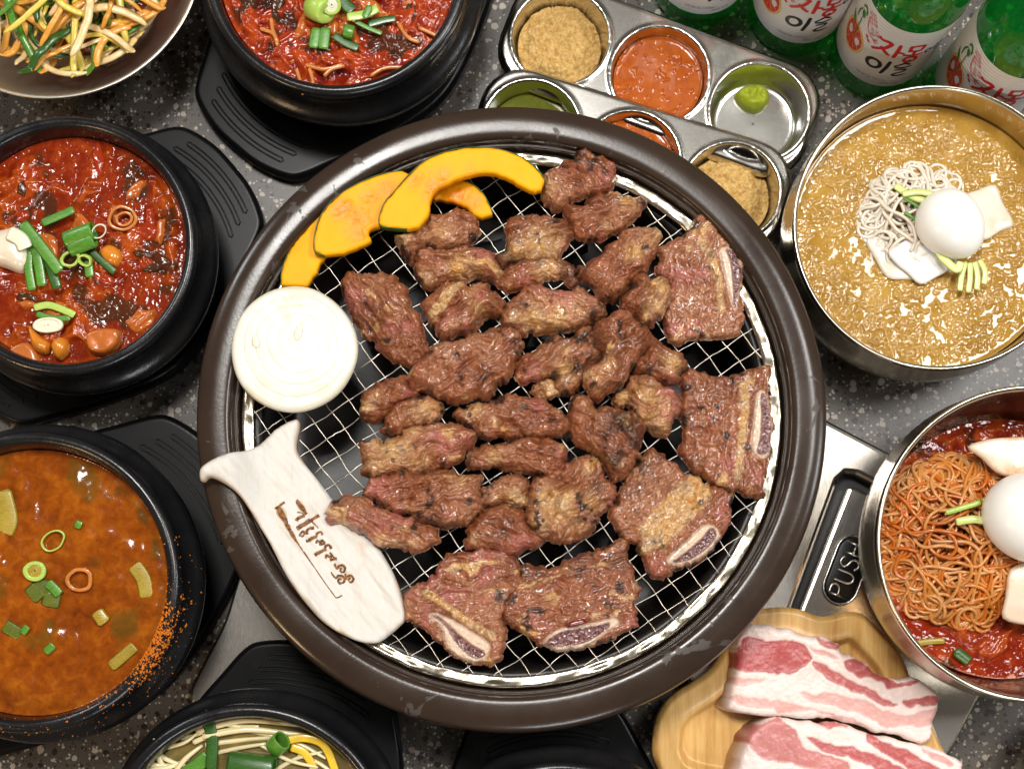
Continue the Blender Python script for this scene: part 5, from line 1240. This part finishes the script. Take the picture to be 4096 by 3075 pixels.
# ------------------------------------------------------------------ scallion salad
M['shred_w'] = m_leaf('shred_white', (.70, .44, .14), (.84, .68, .40)); M['shred_o'] = m_leaf('shred_orange', (.62, .20, .015), (.76, .42, .07)); M['shred_y'] = m_leaf('shred_yellow', (.60, .44, .03), (.72, .58, .12))
M['chilli_dregs'] = m_simple('salad_sauce', (.25, .03, .006), .2, .5, .4, 0, .5, 150, .5, 300)
cx, cy, r = BR3
sal = thing('scallion_salad', (cx, cy, .02), 'heap of shredded scallion salad with chilli in the wide steel bowl', 'salad')
V, F, _ = field(disc(cx + .006, cy, .046, 60), .0015, lambda x, y, d: .014 + .020 * np.clip(d / .05, 0, 1) + (ridge(x * 90, y * 90, 3, 4) - .5) * .006, lambda x, y, d: .010 + 0 * x)
mk('sauce_bed', V, F, M['chilli_dregs'], sal)
rs = np.random.default_rng(21)
def shred(p0, ang, L, curv, w, z, mat, arch):
    n = 14; pts = []; a_ = ang; p = np.array(p0, float)
    for k in range(n):
        pts.append((p[0], p[1], z + arch * math.sin(k / (n - 1) * math.pi) + rs.normal() * .0004)); a_ += curv / n + rs.normal() * .06
        p = p + np.array([math.cos(a_), math.sin(a_)]) * L / n
    pts = np.array(pts)
    d_ = np.hypot(pts[:, 0] - cx, pts[:, 1] - cy); pts[:, 2] = np.maximum(pts[:, 2], .012 + .052 * np.clip((d_ - .050) / .040, 0, 1.0))
    t = np.linspace(0, 1, n); V, F = tube(smooth_poly(pts, 2, False), w * np.interp(np.linspace(0, 1, 2 * n - 1), [0, .1, .9, 1], [.5, 1, 1, .4]), 6, flat=(1, .38)); return V, F
ccx, ccy = cx + .008, cy + .004
for k in range(330):
    lay = k / 330; rr = .064 * math.sqrt(rs.random()); a0 = rs.uniform(0, 6.28)
    p0 = (ccx + rr * math.cos(a0), ccy + rr * math.sin(a0))
    if p0[1] > cy + .125: continue
    q = rs.random(); mat = 'shred_w' if q < .32 else 'shred_o' if q < .60 else 'shred_y' if q < .76 else 'green' if q < .91 else 'dkgreen'
    h = .020 + .030 * (1 - (rr / .075) ** 2) * lay + .006 * lay
    V, F = shred(p0, rs.uniform(0, 6.28), rs.uniform(.04, .085), rs.normal() * 1.5, rs.uniform(.0014, .0033), h, mat, rs.uniform(.0, .010))
    if np.hypot(V[:, 0] - cx, V[:, 1] - cy).max() > .083: continue
    mk('shred', V, F, M[mat], sal)

# ------------------------------------------------------------------ cold noodles in icy broth
def m_ice():
    n = NT('icy_broth')
    col = n.ramp(n.noise(45, 4, .6), [(.3, (.30, .155, .020)), (.5, (.38, .205, .032)), (.75, (.47, .28, .06))])
    col = n.mix(n.ramp(n.noise(420, 3), [(.55, 0), (.8, .4)]), col, (.60, .42, .18))
    return n.set(col=col, rough=.06, spec=.5, sss=.15, ssss=.004)
M['ice'] = m_ice()
cx, cy, r = BR1; ZI = .0600
def icetop(x, y, d):
    gran = ridge(x * 330, y * 330, 2, 5); pool = sstep(.40, .50, .55 * fbm(x * 90, y * 90, 3, 8) + .45 * fbm(x * 300, y * 300, 2, 3))
    edge_ = sstep(.002, .010, d)
    sl = pool * edge_ * (.0006 + (gran - .5) * .0015 + (fbm(x * 600, y * 600, 2, 4) - .5) * .0009)
    return ZI + sl + (fbm(x * 60, y * 60, 2, 2) - .5) * .0008 + .0012 * np.exp(-d / .0012)
V, F, _ = field(disc(cx, cy, r * .958, 128), .00065, icetop, lambda x, y, d: ZI - .02 + 0 * x)
mk('icy_broth', V, F, M['ice'], label='golden slushy ice broth in the steel bowl beside the bottles', cat='broth')
M['noodle_w'] = m_simple('white_noodle', (.72, .62, .50), .22, .5, .4, .3, .1, 60)
def noodle_nest(name, c, R, nstr, zc, dome, rad, mat, label, seed, steps=60, spread=1.0, flat_len=.16):
    t = thing(name, (c[0], c[1], zc), label, 'noodles'); rs = np.random.default_rng(seed)
    for k in range(nstr):
        # a bundle drifts along a wandering curl
        a_ = rs.uniform(0, 6.28); rr = R * math.sqrt(rs.random()) * .9; p = np.array([c[0] + rr * math.cos(a_), c[1] + rr * math.sin(a_)])
        th = rs.uniform(0, 6.28); lay = k / nstr; ds = flat_len / steps; cv = rs.normal() * 60; pts = []
        for q in range(steps):
            cv = cv * .93 + rs.normal() * 42; d = p - np.array(c[:2]); dist = np.linalg.norm(d)
            if dist > R * .82:
                want = math.atan2(-d[1], -d[0]); df = (want - th + math.pi) % (2 * math.pi) - math.pi; cv += df * 60 * min(1, (dist / R - .8) * 5)
            cv = max(-170, min(170, cv))
            th += cv * ds; p = p + ds * np.array([math.cos(th), math.sin(th)])
            hz = zc + dome * (1 - min(1, dist / R) ** 2) * lay + .0016 * math.sin(q * .35 + k) + rs.normal() * .0001
            pts.append((p[0], p[1], hz))
        V, F = tube(np.array(pts), rad, 6); mk('strand', V, F, M[mat if isinstance(mat, str) else mat[k % len(mat)]], t)
    return t
nc = W(1985, 470, ZI + .006)
noodle_nest('cold_noodles', nc, .036, 42, ZI - .001, .013, .0012, 'noodle_w', 'pale noodle nest under the egg in the icy broth', 5)
def egg(px, py, z, a, b, ang, label):
    k = pxm(px, py, z); A, B = a / k, b / k; n, m = 40, 28; V = []; F = []
    for i in range(n + 1):
        t = i / n * math.pi; x = math.cos(t); rr = math.sin(t) * (1 - .10 * x)
        for j in range(m):
            p = j / m * 2 * math.pi; V.append((A * x, B * rr * math.cos(p), B * rr * math.sin(p)))
    for i in range(n):
        for j in range(m): F.append((i * m + j, (i + 1) * m + j, (i + 1) * m + (j + 1) % m, i * m + (j + 1) % m))
    V = np.array(V); c_, s_ = math.cos(ang), math.sin(ang); V = np.c_[V[:, 0] * c_ - V[:, 1] * s_, V[:, 0] * s_ + V[:, 1] * c_, V[:, 2]]
    V += W(px, py, z); mk('boiled_egg', V, F, M['egg'], label=label, cat='egg', group='boiled eggs')
def m_egg():
    n = NT('boiled_egg_white'); n.bump(n.noise(300, 2), .03, .0003)
    return n.set(col=n.mix(n.noise(30, 2), (.80, .79, .74), (.84, .83, .79)), rough=.24, spec=.4, sss=.35, ssss=.008, sssr=(1, .95, .85))
M['egg'] = m_egg()
egg(2054, 486, ZI + .0155, 80, 68, math.radians(-50), 'whole boiled egg on the pale noodles in the icy broth')
def m_radish(name, col, stain):
    n = NT(name); c = n.mix(n.ramp(n.noise(70, 4), [(.55, 0), (.75, 1)]), col, stain); n.bump(n.noise(500, 2), .15, .0004)
    return n.set(col=c, rough=.3, spec=.4, sss=.3, ssss=.005, sssr=(1, .95, .85), coat=.2)
M['radish'] = m_radish('pickled_radish', (.76, .74, .70), (.70, .64, .56)); M['radish_wet'] = m_radish('soaked_radish', (.66, .58, .46), (.56, .44, .28)); M['radish_red'] = m_radish('sauced_radish', (.70, .54, .40), (.62, .26, .05))
g = 'pickled radish slices'
def slab(pts, z, T, mat, label, tilt=(0, 0), seed=1, group=g, name='radish_slice', cat='radish'):
    pl = smooth_poly(WP(pts, z), 3); c0 = pl.mean(0)
    f = lambda x, y: z + tilt[0] * (x - c0[0]) + tilt[1] * (y - c0[1]) + (fbm(x * 40, y * 40, 2, seed) - .5) * .003
    V, F, _ = field(pl, .001, lambda x, y, d: f(x, y) + T - T * .6 * (1 - np.sqrt(np.clip(d / .0012, 0, 1))), lambda x, y, d: f(x, y))
    mk(name, V, F, M[mat], label=label, cat=cat, group=group)
slab([(1870, 520), (1905, 505), (1960, 490), (1990, 480), (2010, 560), (1990, 600), (1950, 605), (1915, 600), (1890, 560)], ZI + .0006, .0014, 'radish_wet', 'translucent radish slice under the whiter one, icy broth', seed=3)
slab([(1918, 545), (1950, 522), (1985, 500), (2000, 500), (2020, 545), (2048, 580), (2020, 600), (1988, 614), (1960, 590), (1935, 570)], ZI + .0045, .0016, 'radish', 'whitest radish slice left of the egg in the icy broth', seed=4, tilt=(.0, .06))
slab([(2080, 430), (2115, 410), (2150, 400), (2168, 440), (2190, 485), (2160, 500), (2125, 520), (2100, 500)], ZI + .0016, .0014, 'radish_wet', 'wide translucent radish slice right of the egg', seed=5)
g2 = 'cucumber shreds'
M['cuke'] = m_leaf('cucumber_flesh', (.50, .58, .14), (.66, .70, .30), .25)
strip('cucumber_shred', [(1948, 432), (1975, 448), (1995, 462)], 7, ZI + .008, 'green', 'upper cucumber sliver left of the egg', g2, .004, .5, 'cucumber')
strip('cucumber_shred', [(1950, 462), (1975, 480), (1992, 494)], 8, ZI + .008, 'green', 'lower cucumber sliver left of the egg', g2, .004, .5, 'cucumber')
strip('cucumber_shred', [(1930, 405), (1965, 428), (2000, 440)], 16, ZI + .006, 'cuke', 'pale cucumber shred above the pale noodles', g2, .004, .3, 'cucumber')
strip('cucumber_shred', [(1945, 425), (1980, 420), (2010, 425)], 14, ZI + .007, 'cuke', 'second pale cucumber shred above the pale noodles', g2, .005, .3, 'cucumber')
strip('cucumber_shred', [(2022, 548), (2036, 566), (2062, 586), (2070, 570)], 18, ZI + .009, 'cuke', 'bent cucumber shred touching the egg bottom', g2, .005, .3, 'cucumber')
for k, (q, lb) in enumerate([([(2080, 570), (2072, 600), (2068, 632)], 'leftmost cucumber strand trailing below the egg'), ([(2090, 572), (2090, 604), (2086, 636)], 'second cucumber strand trailing below the egg'), ([(2100, 570), (2106, 600), (2104, 630)], 'third cucumber strand trailing below the egg'), ([(2110, 566), (2122, 590), (2120, 618)], 'rightmost cucumber strand trailing below the egg')]):
    strip('cucumber_shred', q, 13, ZI + .004, 'cuke', lb, g2, .005, .4, 'cucumber')

# ------------------------------------------------------------------ spicy cold noodles
cx, cy, r = BR2; ZR = .0520
M['sauce'] = m_stew('chilli_sauce', (.10, .006, .002), (.22, .016, .003), (.38, .06, .006), (.03, .010, .004), .08, .9, .5, 400)
hS = chunk_h(77, .0045, 75)
V, F, at = field(disc(cx, cy, r * .875, 120), .0009, lambda x, y, d: ZR + hS(x, y) * sstep(0, .01, d), lambda x, y, d: ZR - .02 + 0 * x, {'hgt': lambda x, y, d: np.clip(.5 + hS(x, y) / .006, 0, 1), 'leaf': lambda x, y, d: .8 * sstep(.64, .7, fbm(x * 60, y * 60, 3, 5))})
mk('chilli_sauce', V, F, M['sauce'], attrs=at, label='dark red chilli sauce around the noodles in the right hand bowl', cat='sauce')
M['noodle_s2'] = m_simple('pale_spicy_noodle', (.60, .265, .080), .24, .45, .2, .2, .2, 25); M['noodle_s3'] = m_simple('deep_spicy_noodle', (.50, .125, .012), .22, .45, .2, .2, .3, 25)
M['noodle_s'] = m_simple('spicy_noodle', (.56, .20, .036), .24, .5, .35, .2, .35, 25)
nc2 = W(2085, 1165, ZR + .01)
noodle_nest('spicy_noodles', nc2, .058, 165, ZR + .001, .022, .00118, ('noodle_s', 'noodle_s2', 'noodle_s3'), 'tangled orange noodles coated in chilli sauce, right hand bowl', 9, steps=70, flat_len=.20)
egg(2218, 1120, ZR + .031, 100, 88, math.radians(-62), 'boiled egg on the spicy noodles, cut off by the right edge')
g = 'radish slices on the spicy noodles'
slab([(2090, 965), (2130, 950), (2180, 945), (2230, 950), (2235, 1010), (2190, 1030), (2150, 1020), (2120, 990)], ZR + .020, .003, 'radish_red', 'pale radish slice above the egg on the spicy noodles', seed=7, group=g)
slab([(2180, 1230), (2225, 1215), (2260, 1240), (2260, 1350), (2215, 1350), (2165, 1335), (2170, 1290)], ZR + .016, .003, 'radish_red', 'stained radish slice below the egg on the spicy noodles', seed=8, group=g)
strip('cucumber_shred', [(2040, 1108), (2080, 1096), (2115, 1085)], 12, ZR + .022, 'lime', 'pointed lime cucumber shred left of the egg on spicy noodles', g2, .003, .3, 'cucumber')
strip('cucumber_shred', [(2062, 1128), (2100, 1122), (2140, 1128)], 18, ZR + .022, 'cuke', 'thicker yellow cucumber shred left of the egg on spicy noodles', g2, .003, .4, 'cucumber')
strip('cucumber_shred', [(2120, 1075), (2128, 1100), (2130, 1115)], 14, ZR + .022, 'olive', 'olive cucumber shred tucked beside the egg on spicy noodles', g2, .003, .5, 'cucumber')
strip('cucumber_shred', [(1955, 1393), (2000, 1385), (2036, 1383)], 14, ZR, 'olive', 'brownish cucumber shred lying in the chilli sauce', g2, .004, .4, 'cucumber')
strip('cucumber_shred', [(2060, 1405), (2080, 1420), (2090, 1428)], 24, ZR, 'dkgreen', 'dark cucumber piece at the bottom of the chilli sauce', g2, .003, .4, 'cucumber')
# ------------------------------------------------------------------ condiments
def m_powder():
    n = NT('roasted_soybean_powder'); v = n.noise(1500, 3, .7); w = n.noise(260, 4, .7)
    col = n.mix(n.ramp(n.math('ADD', n.math('MULTIPLY', v, .5), n.math('MULTIPLY', w, .5)), [(.38, 0), (.62, 1)]), (.46, .23, .04), (.82, .58, .24))
    n.bump(v, .8, .0008); return n.set(col=col, rough=.85, spec=.2)
M['powder'] = m_powder()
M['ssam'] = m_stew('chilli_bean_sauce', (.28, .042, .003), (.40, .080, .005), (.50, .13, .010), (.3, .06, .01), .16, .6, .18, 300)
M['wasabi'] = m_simple('wasabi', (.34, .40, .02), .4, .4, .1, .15, .25, 200, .4, 500)
def in_cup(c, r, z, top, mat, name, label, cat, attrs=None, res=.0006):
    V, F, at = field(disc(c[0], c[1], r * c[3], 72), res, lambda x, y, d: z + top((x - c[0]), (y - c[1]), d), lambda x, y, d: c[2] - .0234 + 0 * x, attrs)
    mk(name, V, F, M[mat], attrs=at, label=label, cat=cat)
pw = lambda sd: (lambda x, y, d: .006 * sstep(0, .012, d) + (fbm(x * 120, y * 120, 3, sd) - .5) * .004 + (vn(x * 800, y * 800, sd) - .5) * .0022 + (fbm(x * 350, y * 350, 2, sd) - .5) * .002 - .004 * sstep(.012, .022, x))
in_cup(CT1[0], .0270, CT1[0][2] - .0150, pw(3), 'powder', 'soybean_powder', 'golden soybean powder in the left cup of the upper tray', 'powder')
sat = {'hgt': lambda x, y, d: .5 + 0 * x, 'leaf': lambda x, y, d: 0 * x}
sa = lambda x, y, d: .0004 * np.exp(-d / .001) * 3 + .0009 * sstep(.66, .74, fbm(x * 260, y * 260, 2, 4)) + (fbm(x * 60, y * 60, 2, 2) - .5) * .0008
in_cup(CT1[1], .0286, CT1[1][2] - .0110, sa, 'ssam', 'chilli_bean_sauce', 'orange red chilli sauce in the middle cup of the upper tray', 'sauce', sat)
in_cup(CT2[1], .0286, CT2[1][2] - .0100, sa, 'ssam', 'chilli_bean_sauce', 'red sauce in the cup mostly hidden behind the grill rim', 'sauce', sat)
in_cup(CT2[2], .0272, CT2[2][2] - .0140, pw(5), 'powder', 'soybean_powder', 'golden powder in the right cup of the tray touching the grill', 'powder')
M['olive_oil'] = m_stew('olive_green_sauce', (.06, .07, .006), (.10, .11, .01), (.16, .16, .02), (.1, .1, .01), .08, .8, .05, 100)
in_cup(CT2[0], .0280, CT2[0][2] - .0160, lambda x, y, d: 0 * x, 'olive_oil', 'green_sauce', 'olive green sauce in the left cup half under the grill rim', 'sauce', sat)
blob('wasabi', [(1588, 205), (1600, 188), (1625, 180), (1650, 184), (1664, 200), (1662, 222), (1645, 236), (1625, 238), (1602, 226)], CT1[2][2] - .0236, .010, 'wasabi', 'dab of green wasabi in the right cup of the upper tray', 'wasabi', edge=.006, rough=.009, seed=6, sc=210)

# ------------------------------------------------------------------ green bottles
def m_glass():
    n = NT('green_bottle_glass')
    tr = n.new('ShaderNodeBsdfTransparent'); tr.inputs[0].default_value = (.20, .85, .28, 1)
    mx = n.new('ShaderNodeMixShader'); fr = n.new('ShaderNodeLayerWeight'); fr.inputs['Blend'].default_value = .35
    n.set(col=(.004, .20, .028), rough=.06, spec=.6, coat=.5, coatr=.03)
    n.link(n.ramp(fr.outputs['Facing'], [(.0, .38), (1, .8)]), mx.inputs[0]); n.link(tr.outputs[0], mx.inputs[1]); n.link(n.b.outputs[0], mx.inputs[2])
    n.link(mx.outputs[0], n.out.inputs[0]); return n.m
M['glass'] = m_glass()
def m_paper():
    n = NT('ribbed_label_paper'); w = n.new('ShaderNodeTexWave'); w.wave_type = 'BANDS'; w.bands_direction = 'Z'; w.inputs['Scale'].default_value = 95; w.inputs['Distortion'].default_value = 1.2; w.inputs['Detail'].default_value = 1; w.inputs['Detail Scale'].default_value = .3
    n.link(n.mapping((.15, .15, 1)), w.inputs[0]); n.bump(w.outputs['Fac'], .35, .0006); return n.set(col=(.74, .73, .72), rough=.42, spec=.4)
M['paper'] = m_paper()
M['ink_red'] = m_simple('red_ink', (.62, .018, .012), .45, .4, var=.03); M['ink_black'] = m_simple('black_ink', (.012, .012, .014), .45, .4, var=.03); M['ink_grey'] = m_simple('grey_ink', (.30, .30, .31), .5, .3, var=.05)
M['ink_yellow'] = m_simple('grapefruit_peel_print', (.78, .50, .05), .45, .4, var=.15, vs=300); M['ink_pith'] = m_simple('grapefruit_pith_print', (.80, .62, .38), .45, .4, var=.1)
def m_fruit():
    n = NT('grapefruit_print'); col = n.mix(n.ramp(n.noise(420, 3, .6), [(.4, 0), (.65, 1)]), (.52, .022, .010), (.70, .10, .035)); return n.set(col=col, rough=.45)
M['ink_fruit'] = m_fruit(); M['ink_leaf'] = m_simple('leaf_print', (.03, .20, .02), .45, .4, var=.5, vs=400)
M['liquor'] = None
RB = .0325; LZ0, LZ1 = .0250, .1090; SMAX = .053
def lab(s, t, off, face):
    a_ = face + s / RB; r_ = RB + off
    return np.stack([r_ * np.cos(a_), r_ * np.sin(a_), LZ0 + t + 0 * s], 1)
def lab_grid(face):
    ns, nt = 48, 24; s = np.linspace(-SMAX, SMAX, ns + 1); t = np.linspace(0, LZ1 - LZ0, nt + 1)
    S, T = np.meshgrid(s, t); V = lab(S.ravel(), T.ravel(), .00025, face)
    F = [(j * (ns + 1) + i, j * (ns + 1) + i + 1, (j + 1) * (ns + 1) + i + 1, (j + 1) * (ns + 1) + i) for j in range(nt) for i in range(ns)]
    return V, F
def brush(pts, w, face, off=.00045, n=6):
    """brush stroke on the label: points (s,t) and widths in mm"""
    p = smooth_poly(np.array(pts, float), n, False) if len(pts) > 2 else np.array([np.array(pts[0]) * (1 - k / 6) + np.array(pts[1]) * k / 6 for k in range(7)], float)
    m = len(p); ww = np.interp(np.linspace(0, 1, m), np.linspace(0, 1, len(w)), w) if np.size(w) > 1 else np.full(m, float(w))
    tg = np.gradient(p, axis=0); tg /= np.linalg.norm(tg, axis=1)[:, None] + 1e-9; nr = np.stack([-tg[:, 1], tg[:, 0]], 1)
    a_ = (p + nr * ww[:, None] / 2) / 1000; b_ = (p - nr * ww[:, None] / 2) / 1000
    e0 = (p[:1] - tg[:1] * ww[0] * .45) / 1000; e1 = (p[-1:] + tg[-1:] * ww[-1] * .45) / 1000
    q = np.concatenate([a_, b_, e0, e1]); V = lab(q[:, 0], q[:, 1], off, face)
    F = [(i, i + m, i + 1 + m, i + 1) for i in range(m - 1)] + [(0, 2 * m, m), (m - 1, 2 * m - 1, 2 * m + 1)]
    return V, F
def disc_print(c, a_, b_, face, off, rot=0.0, n=40, wob=0):
    an = np.arange(n) / n * 2 * math.pi; r_ = 1 + wob * np.sin(an * 5)
    x = np.cos(an) * a_ * r_; y = np.sin(an) * b_ * r_; q = np.stack([c[0] + x * math.cos(rot) - y * math.sin(rot), c[1] + x * math.sin(rot) + y * math.cos(rot)], 1)
    q = np.concatenate([[c], q]) / 1000; V = lab(q[:, 0], q[:, 1], off, face); return V, [(0, i + 1, (i + 1) % n + 1) for i in range(n)]
def text_print(txt, size, c, rot, face, off=.0005, sx=1.0, sy=1.0):
    V, F = font_mesh(txt, size)
    if len(V) == 0: return None
    x = V[:, 0] * sx; y = V[:, 1] * sy; q = np.stack([c[0] + x * math.cos(rot) - y * math.sin(rot), c[1] + x * math.sin(rot) + y * math.cos(rot)], 1) / 1000
    return lab(q[:, 0], q[:, 1], off, face), F
def oval(cx, cy, rx, ry): return [(cx + rx * math.cos(a_), cy + ry * math.sin(a_)) for a_ in np.linspace(.4, .4 + 2 * math.pi, 17)]
RED = [([(-11, 64), (-9, 62.5), (-4, 63.5), (-1.5, 62)], [2.2, 2.6, 3.0, 2.6]), ([(-2, 62), (-5, 54), (-12, 46.5)], [2.8, 2.8, 2.4]), ([(-7, 54), (-3.5, 50), (-.5, 47.5)], [2.4, 2.8, 2.4]),
       ([(3.4, 64), (3.6, 55), (3.2, 46)], [2.2, 2.8, 2.4]), ([(4, 54.5), (8, 53.5)], [2.6, 2.0]),
       ([(10.5, 64.5), (10.8, 57)], [2.4, 2.4]), ([(11, 64), (15, 64.8), (18.6, 64), (18, 57.5)], [2.2, 2.4, 2.4, 2.2]), ([(11, 57.5), (18, 57.2)], [2.2, 2.2]), ([(14.4, 57), (14.4, 51.5)], [2.4, 2.4]), ([(8.6, 51.5), (14, 51), (20.5, 52)], [2.4, 2.6, 2.2]), (oval(14.4, 44.6, 3.7, 3.9), 2.4)]
BLK = [(oval(24, 53.2, 1.8, 2.6), 1.4), ([(27, 53.8), (29, 54)], [1.1, 1.1]), ([(29.4, 58.5), (29.2, 48)], [1.3, 1.1]), ([(32.2, 60), (32, 46)], [1.4, 1.1]),
       (oval(-6, 30, 4.6, 5.6), 2.8), ([(3.4, 39), (3.0, 30), (1.6, 20)], [2.4, 2.8, 2.2]),
       ([(14.8, 43), (12.4, 38), (7.6, 33.5)], [2.6, 2.2, 1.4]), ([(13.4, 38.5), (16.8, 36)], [1.8, 2.2]), ([(8, 32), (13, 31.2), (18.5, 33)], [1.8, 2.2, 1.8]), ([(9.4, 28), (13, 28.4), (16.2, 27.8), (15.2, 24.6), (11.4, 22.6), (9.6, 19.6), (13, 18.4), (18, 20)], [1.6, 1.8, 1.9, 1.8, 1.8, 1.9, 1.9, 1.4])]
LEFTTXT = ['상큼한 기분', '맛있는 이슬']
def soju(px, py, spin, label, date, group='green grapefruit soju bottles'):
    c = W(px, py, 0); face = math.atan2(CAM[1] - c[1], CAM[0] - c[0]) + math.radians(spin)
    t = thing('soju_bottle', (c[0], c[1], 0), label, 'bottle', group)
    def put(name, V, F, mat, sm=True): return mk(name, np.asarray(V) + np.array([c[0], c[1], 0]), F, M[mat], t if isinstance(name, str) else name, smooth=sm)
    V, F = lathe([(.0005, .004), (.022, .003), (.029, .0005), (.0318, .004), (.0325, .010), (.0325, .06), (.0325, .110), (.0322, .122), (.029, .140), (.022, .158), (.0155, .175), (.0135, .190), (.0132, .205), (.0145, .207), (.0145, .213)], (0, 0, 0), 64, 4)
    put('glass_body', V, F, 'glass')
    V, F = lathe([(.0150, .200), (.0155, .206), (.0153, .2155), (.0135, .2175), (.0005, .2178)], (0, 0, 0), 32, 3); put('cap', V, F, 'tray')
    V, F = lab_grid(face); lb = put('label', V, F, 'paper')
    def sub(name, prints, mat):
        prints = [p for p in prints if p is not None]
        V, F = join(prints); return mk(name, V + np.array([c[0], c[1], 0]), F, M[mat], lb, smooth=False)
    # ORG of the label is the bottle origin, sub-parts share it
    sub('red_lettering', [brush(p, w, face) for p, w in RED] + [text_print('상큼한 기분', 4.6, (-17.0, 70), math.radians(-63), face, sx=1.0, sy=.8), text_print('맛있는 이슬', 4.6, (-20.2, 68), math.radians(-63), face, sx=1.0, sy=.8), brush([(-24, 72), (-21.5, 61), (-17, 56), (-13, 55)], .35, face), brush([(-23.2, 72), (-20.8, 61.5), (-16.5, 57), (-13, 56)], .35, face),
        brush([(-14, 55), (-11.5, 57.5)], [.5, .9], face), brush([(-13.5, 55), (-10.5, 55)], [.5, .9], face), brush([(-14, 54.5), (-11.5, 52.5)], [.5, .9], face), disc_print((-18.5, 52.5), 1.1, 1.7, face, .0005, .5), disc_print((-16.3, 49.6), 1.1, 1.6, face, .0005, .8),
        brush([(31, 72), (33, 76.5), (37, 78), (41, 77), (42.5, 73.5), (39, 71.5), (34, 71.2), (31, 72)], .45, face), brush([(33, 74), (36, 75.5), (40, 74.5)], .35, face), text_print('SINCE 1924', 2.6, (37, 68.2), 0, face, sx=1.1)], 'ink_red')
    sub('black_lettering', [brush(p, w, face) for p, w in BLK], 'ink_black')
    sub('grey_lettering', [text_print(date, 4.2, (-2.5, 9.5), 0, face, sx=.75), text_print('360 mL', 4.2, (11, 5.5), 0, face)], 'ink_grey')
    sub('fruit_peel', [disc_print((-28, 36), 11.2, 15.5, face, .00038, .12)], 'ink_yellow'); sub('fruit_pith', [disc_print((-28, 36), 10.1, 14.2, face, .00044, .12)], 'ink_pith')
    segs = []
    for k in range(11):
        a0 = k / 11 * 2 * math.pi; a1 = a0 + 2 * math.pi / 11 * .93
        q = [(0, 0)] + [(math.cos(a_) * 9.5, math.sin(a_) * 13.5) for a_ in np.linspace(a0, a1, 5)]
        q = np.array([(-28 + x * math.cos(.12) - y * math.sin(.12), 36 + x * math.sin(.12) + y * math.cos(.12)) for x, y in q]) / 1000
        segs.append((lab(q[:, 0], q[:, 1], .0005, face), [(0, i, i + 1) for i in range(1, 5)]))
    sub('fruit_flesh', segs, 'ink_fruit')
    sub('leaf_print', [brush([(-38, 54), (-34.5, 50), (-31, 46)], [.6, 4.4, .6], face, .00055), brush([(-31.5, 68), (-33.5, 62), (-33, 55)], [.8, 1.6, .8], face, .00055), brush([(-28.5, 62), (-28.0, 50), (-27.6, 38)], .8, face, .00062), disc_print((-28.6, 66), 1.9, 3.2, face, .0006, .3), brush([(-32, 71), (-29.6, 74), (-27, 72), (-26.4, 68)], [1, 2.2, 2.2, 1], face, .00055)], 'ink_leaf')
    return t
soju(1507, -33, 16, 'leftmost green bottle, only the bottom of its label in the picture', '24.06.26 1548A1')
soju(1714, 28, 15, 'second green bottle from the left with a grapefruit label', '24.06.26 1555A1')
soju(1890, 118, 14, 'third green bottle from the left, its whole grapefruit label in view', '24.06.26 1501A1')
soju(2098, 205, 16, 'rightmost green bottle, its label half hidden by the icy broth bowl', '24.06.26 1502A1')
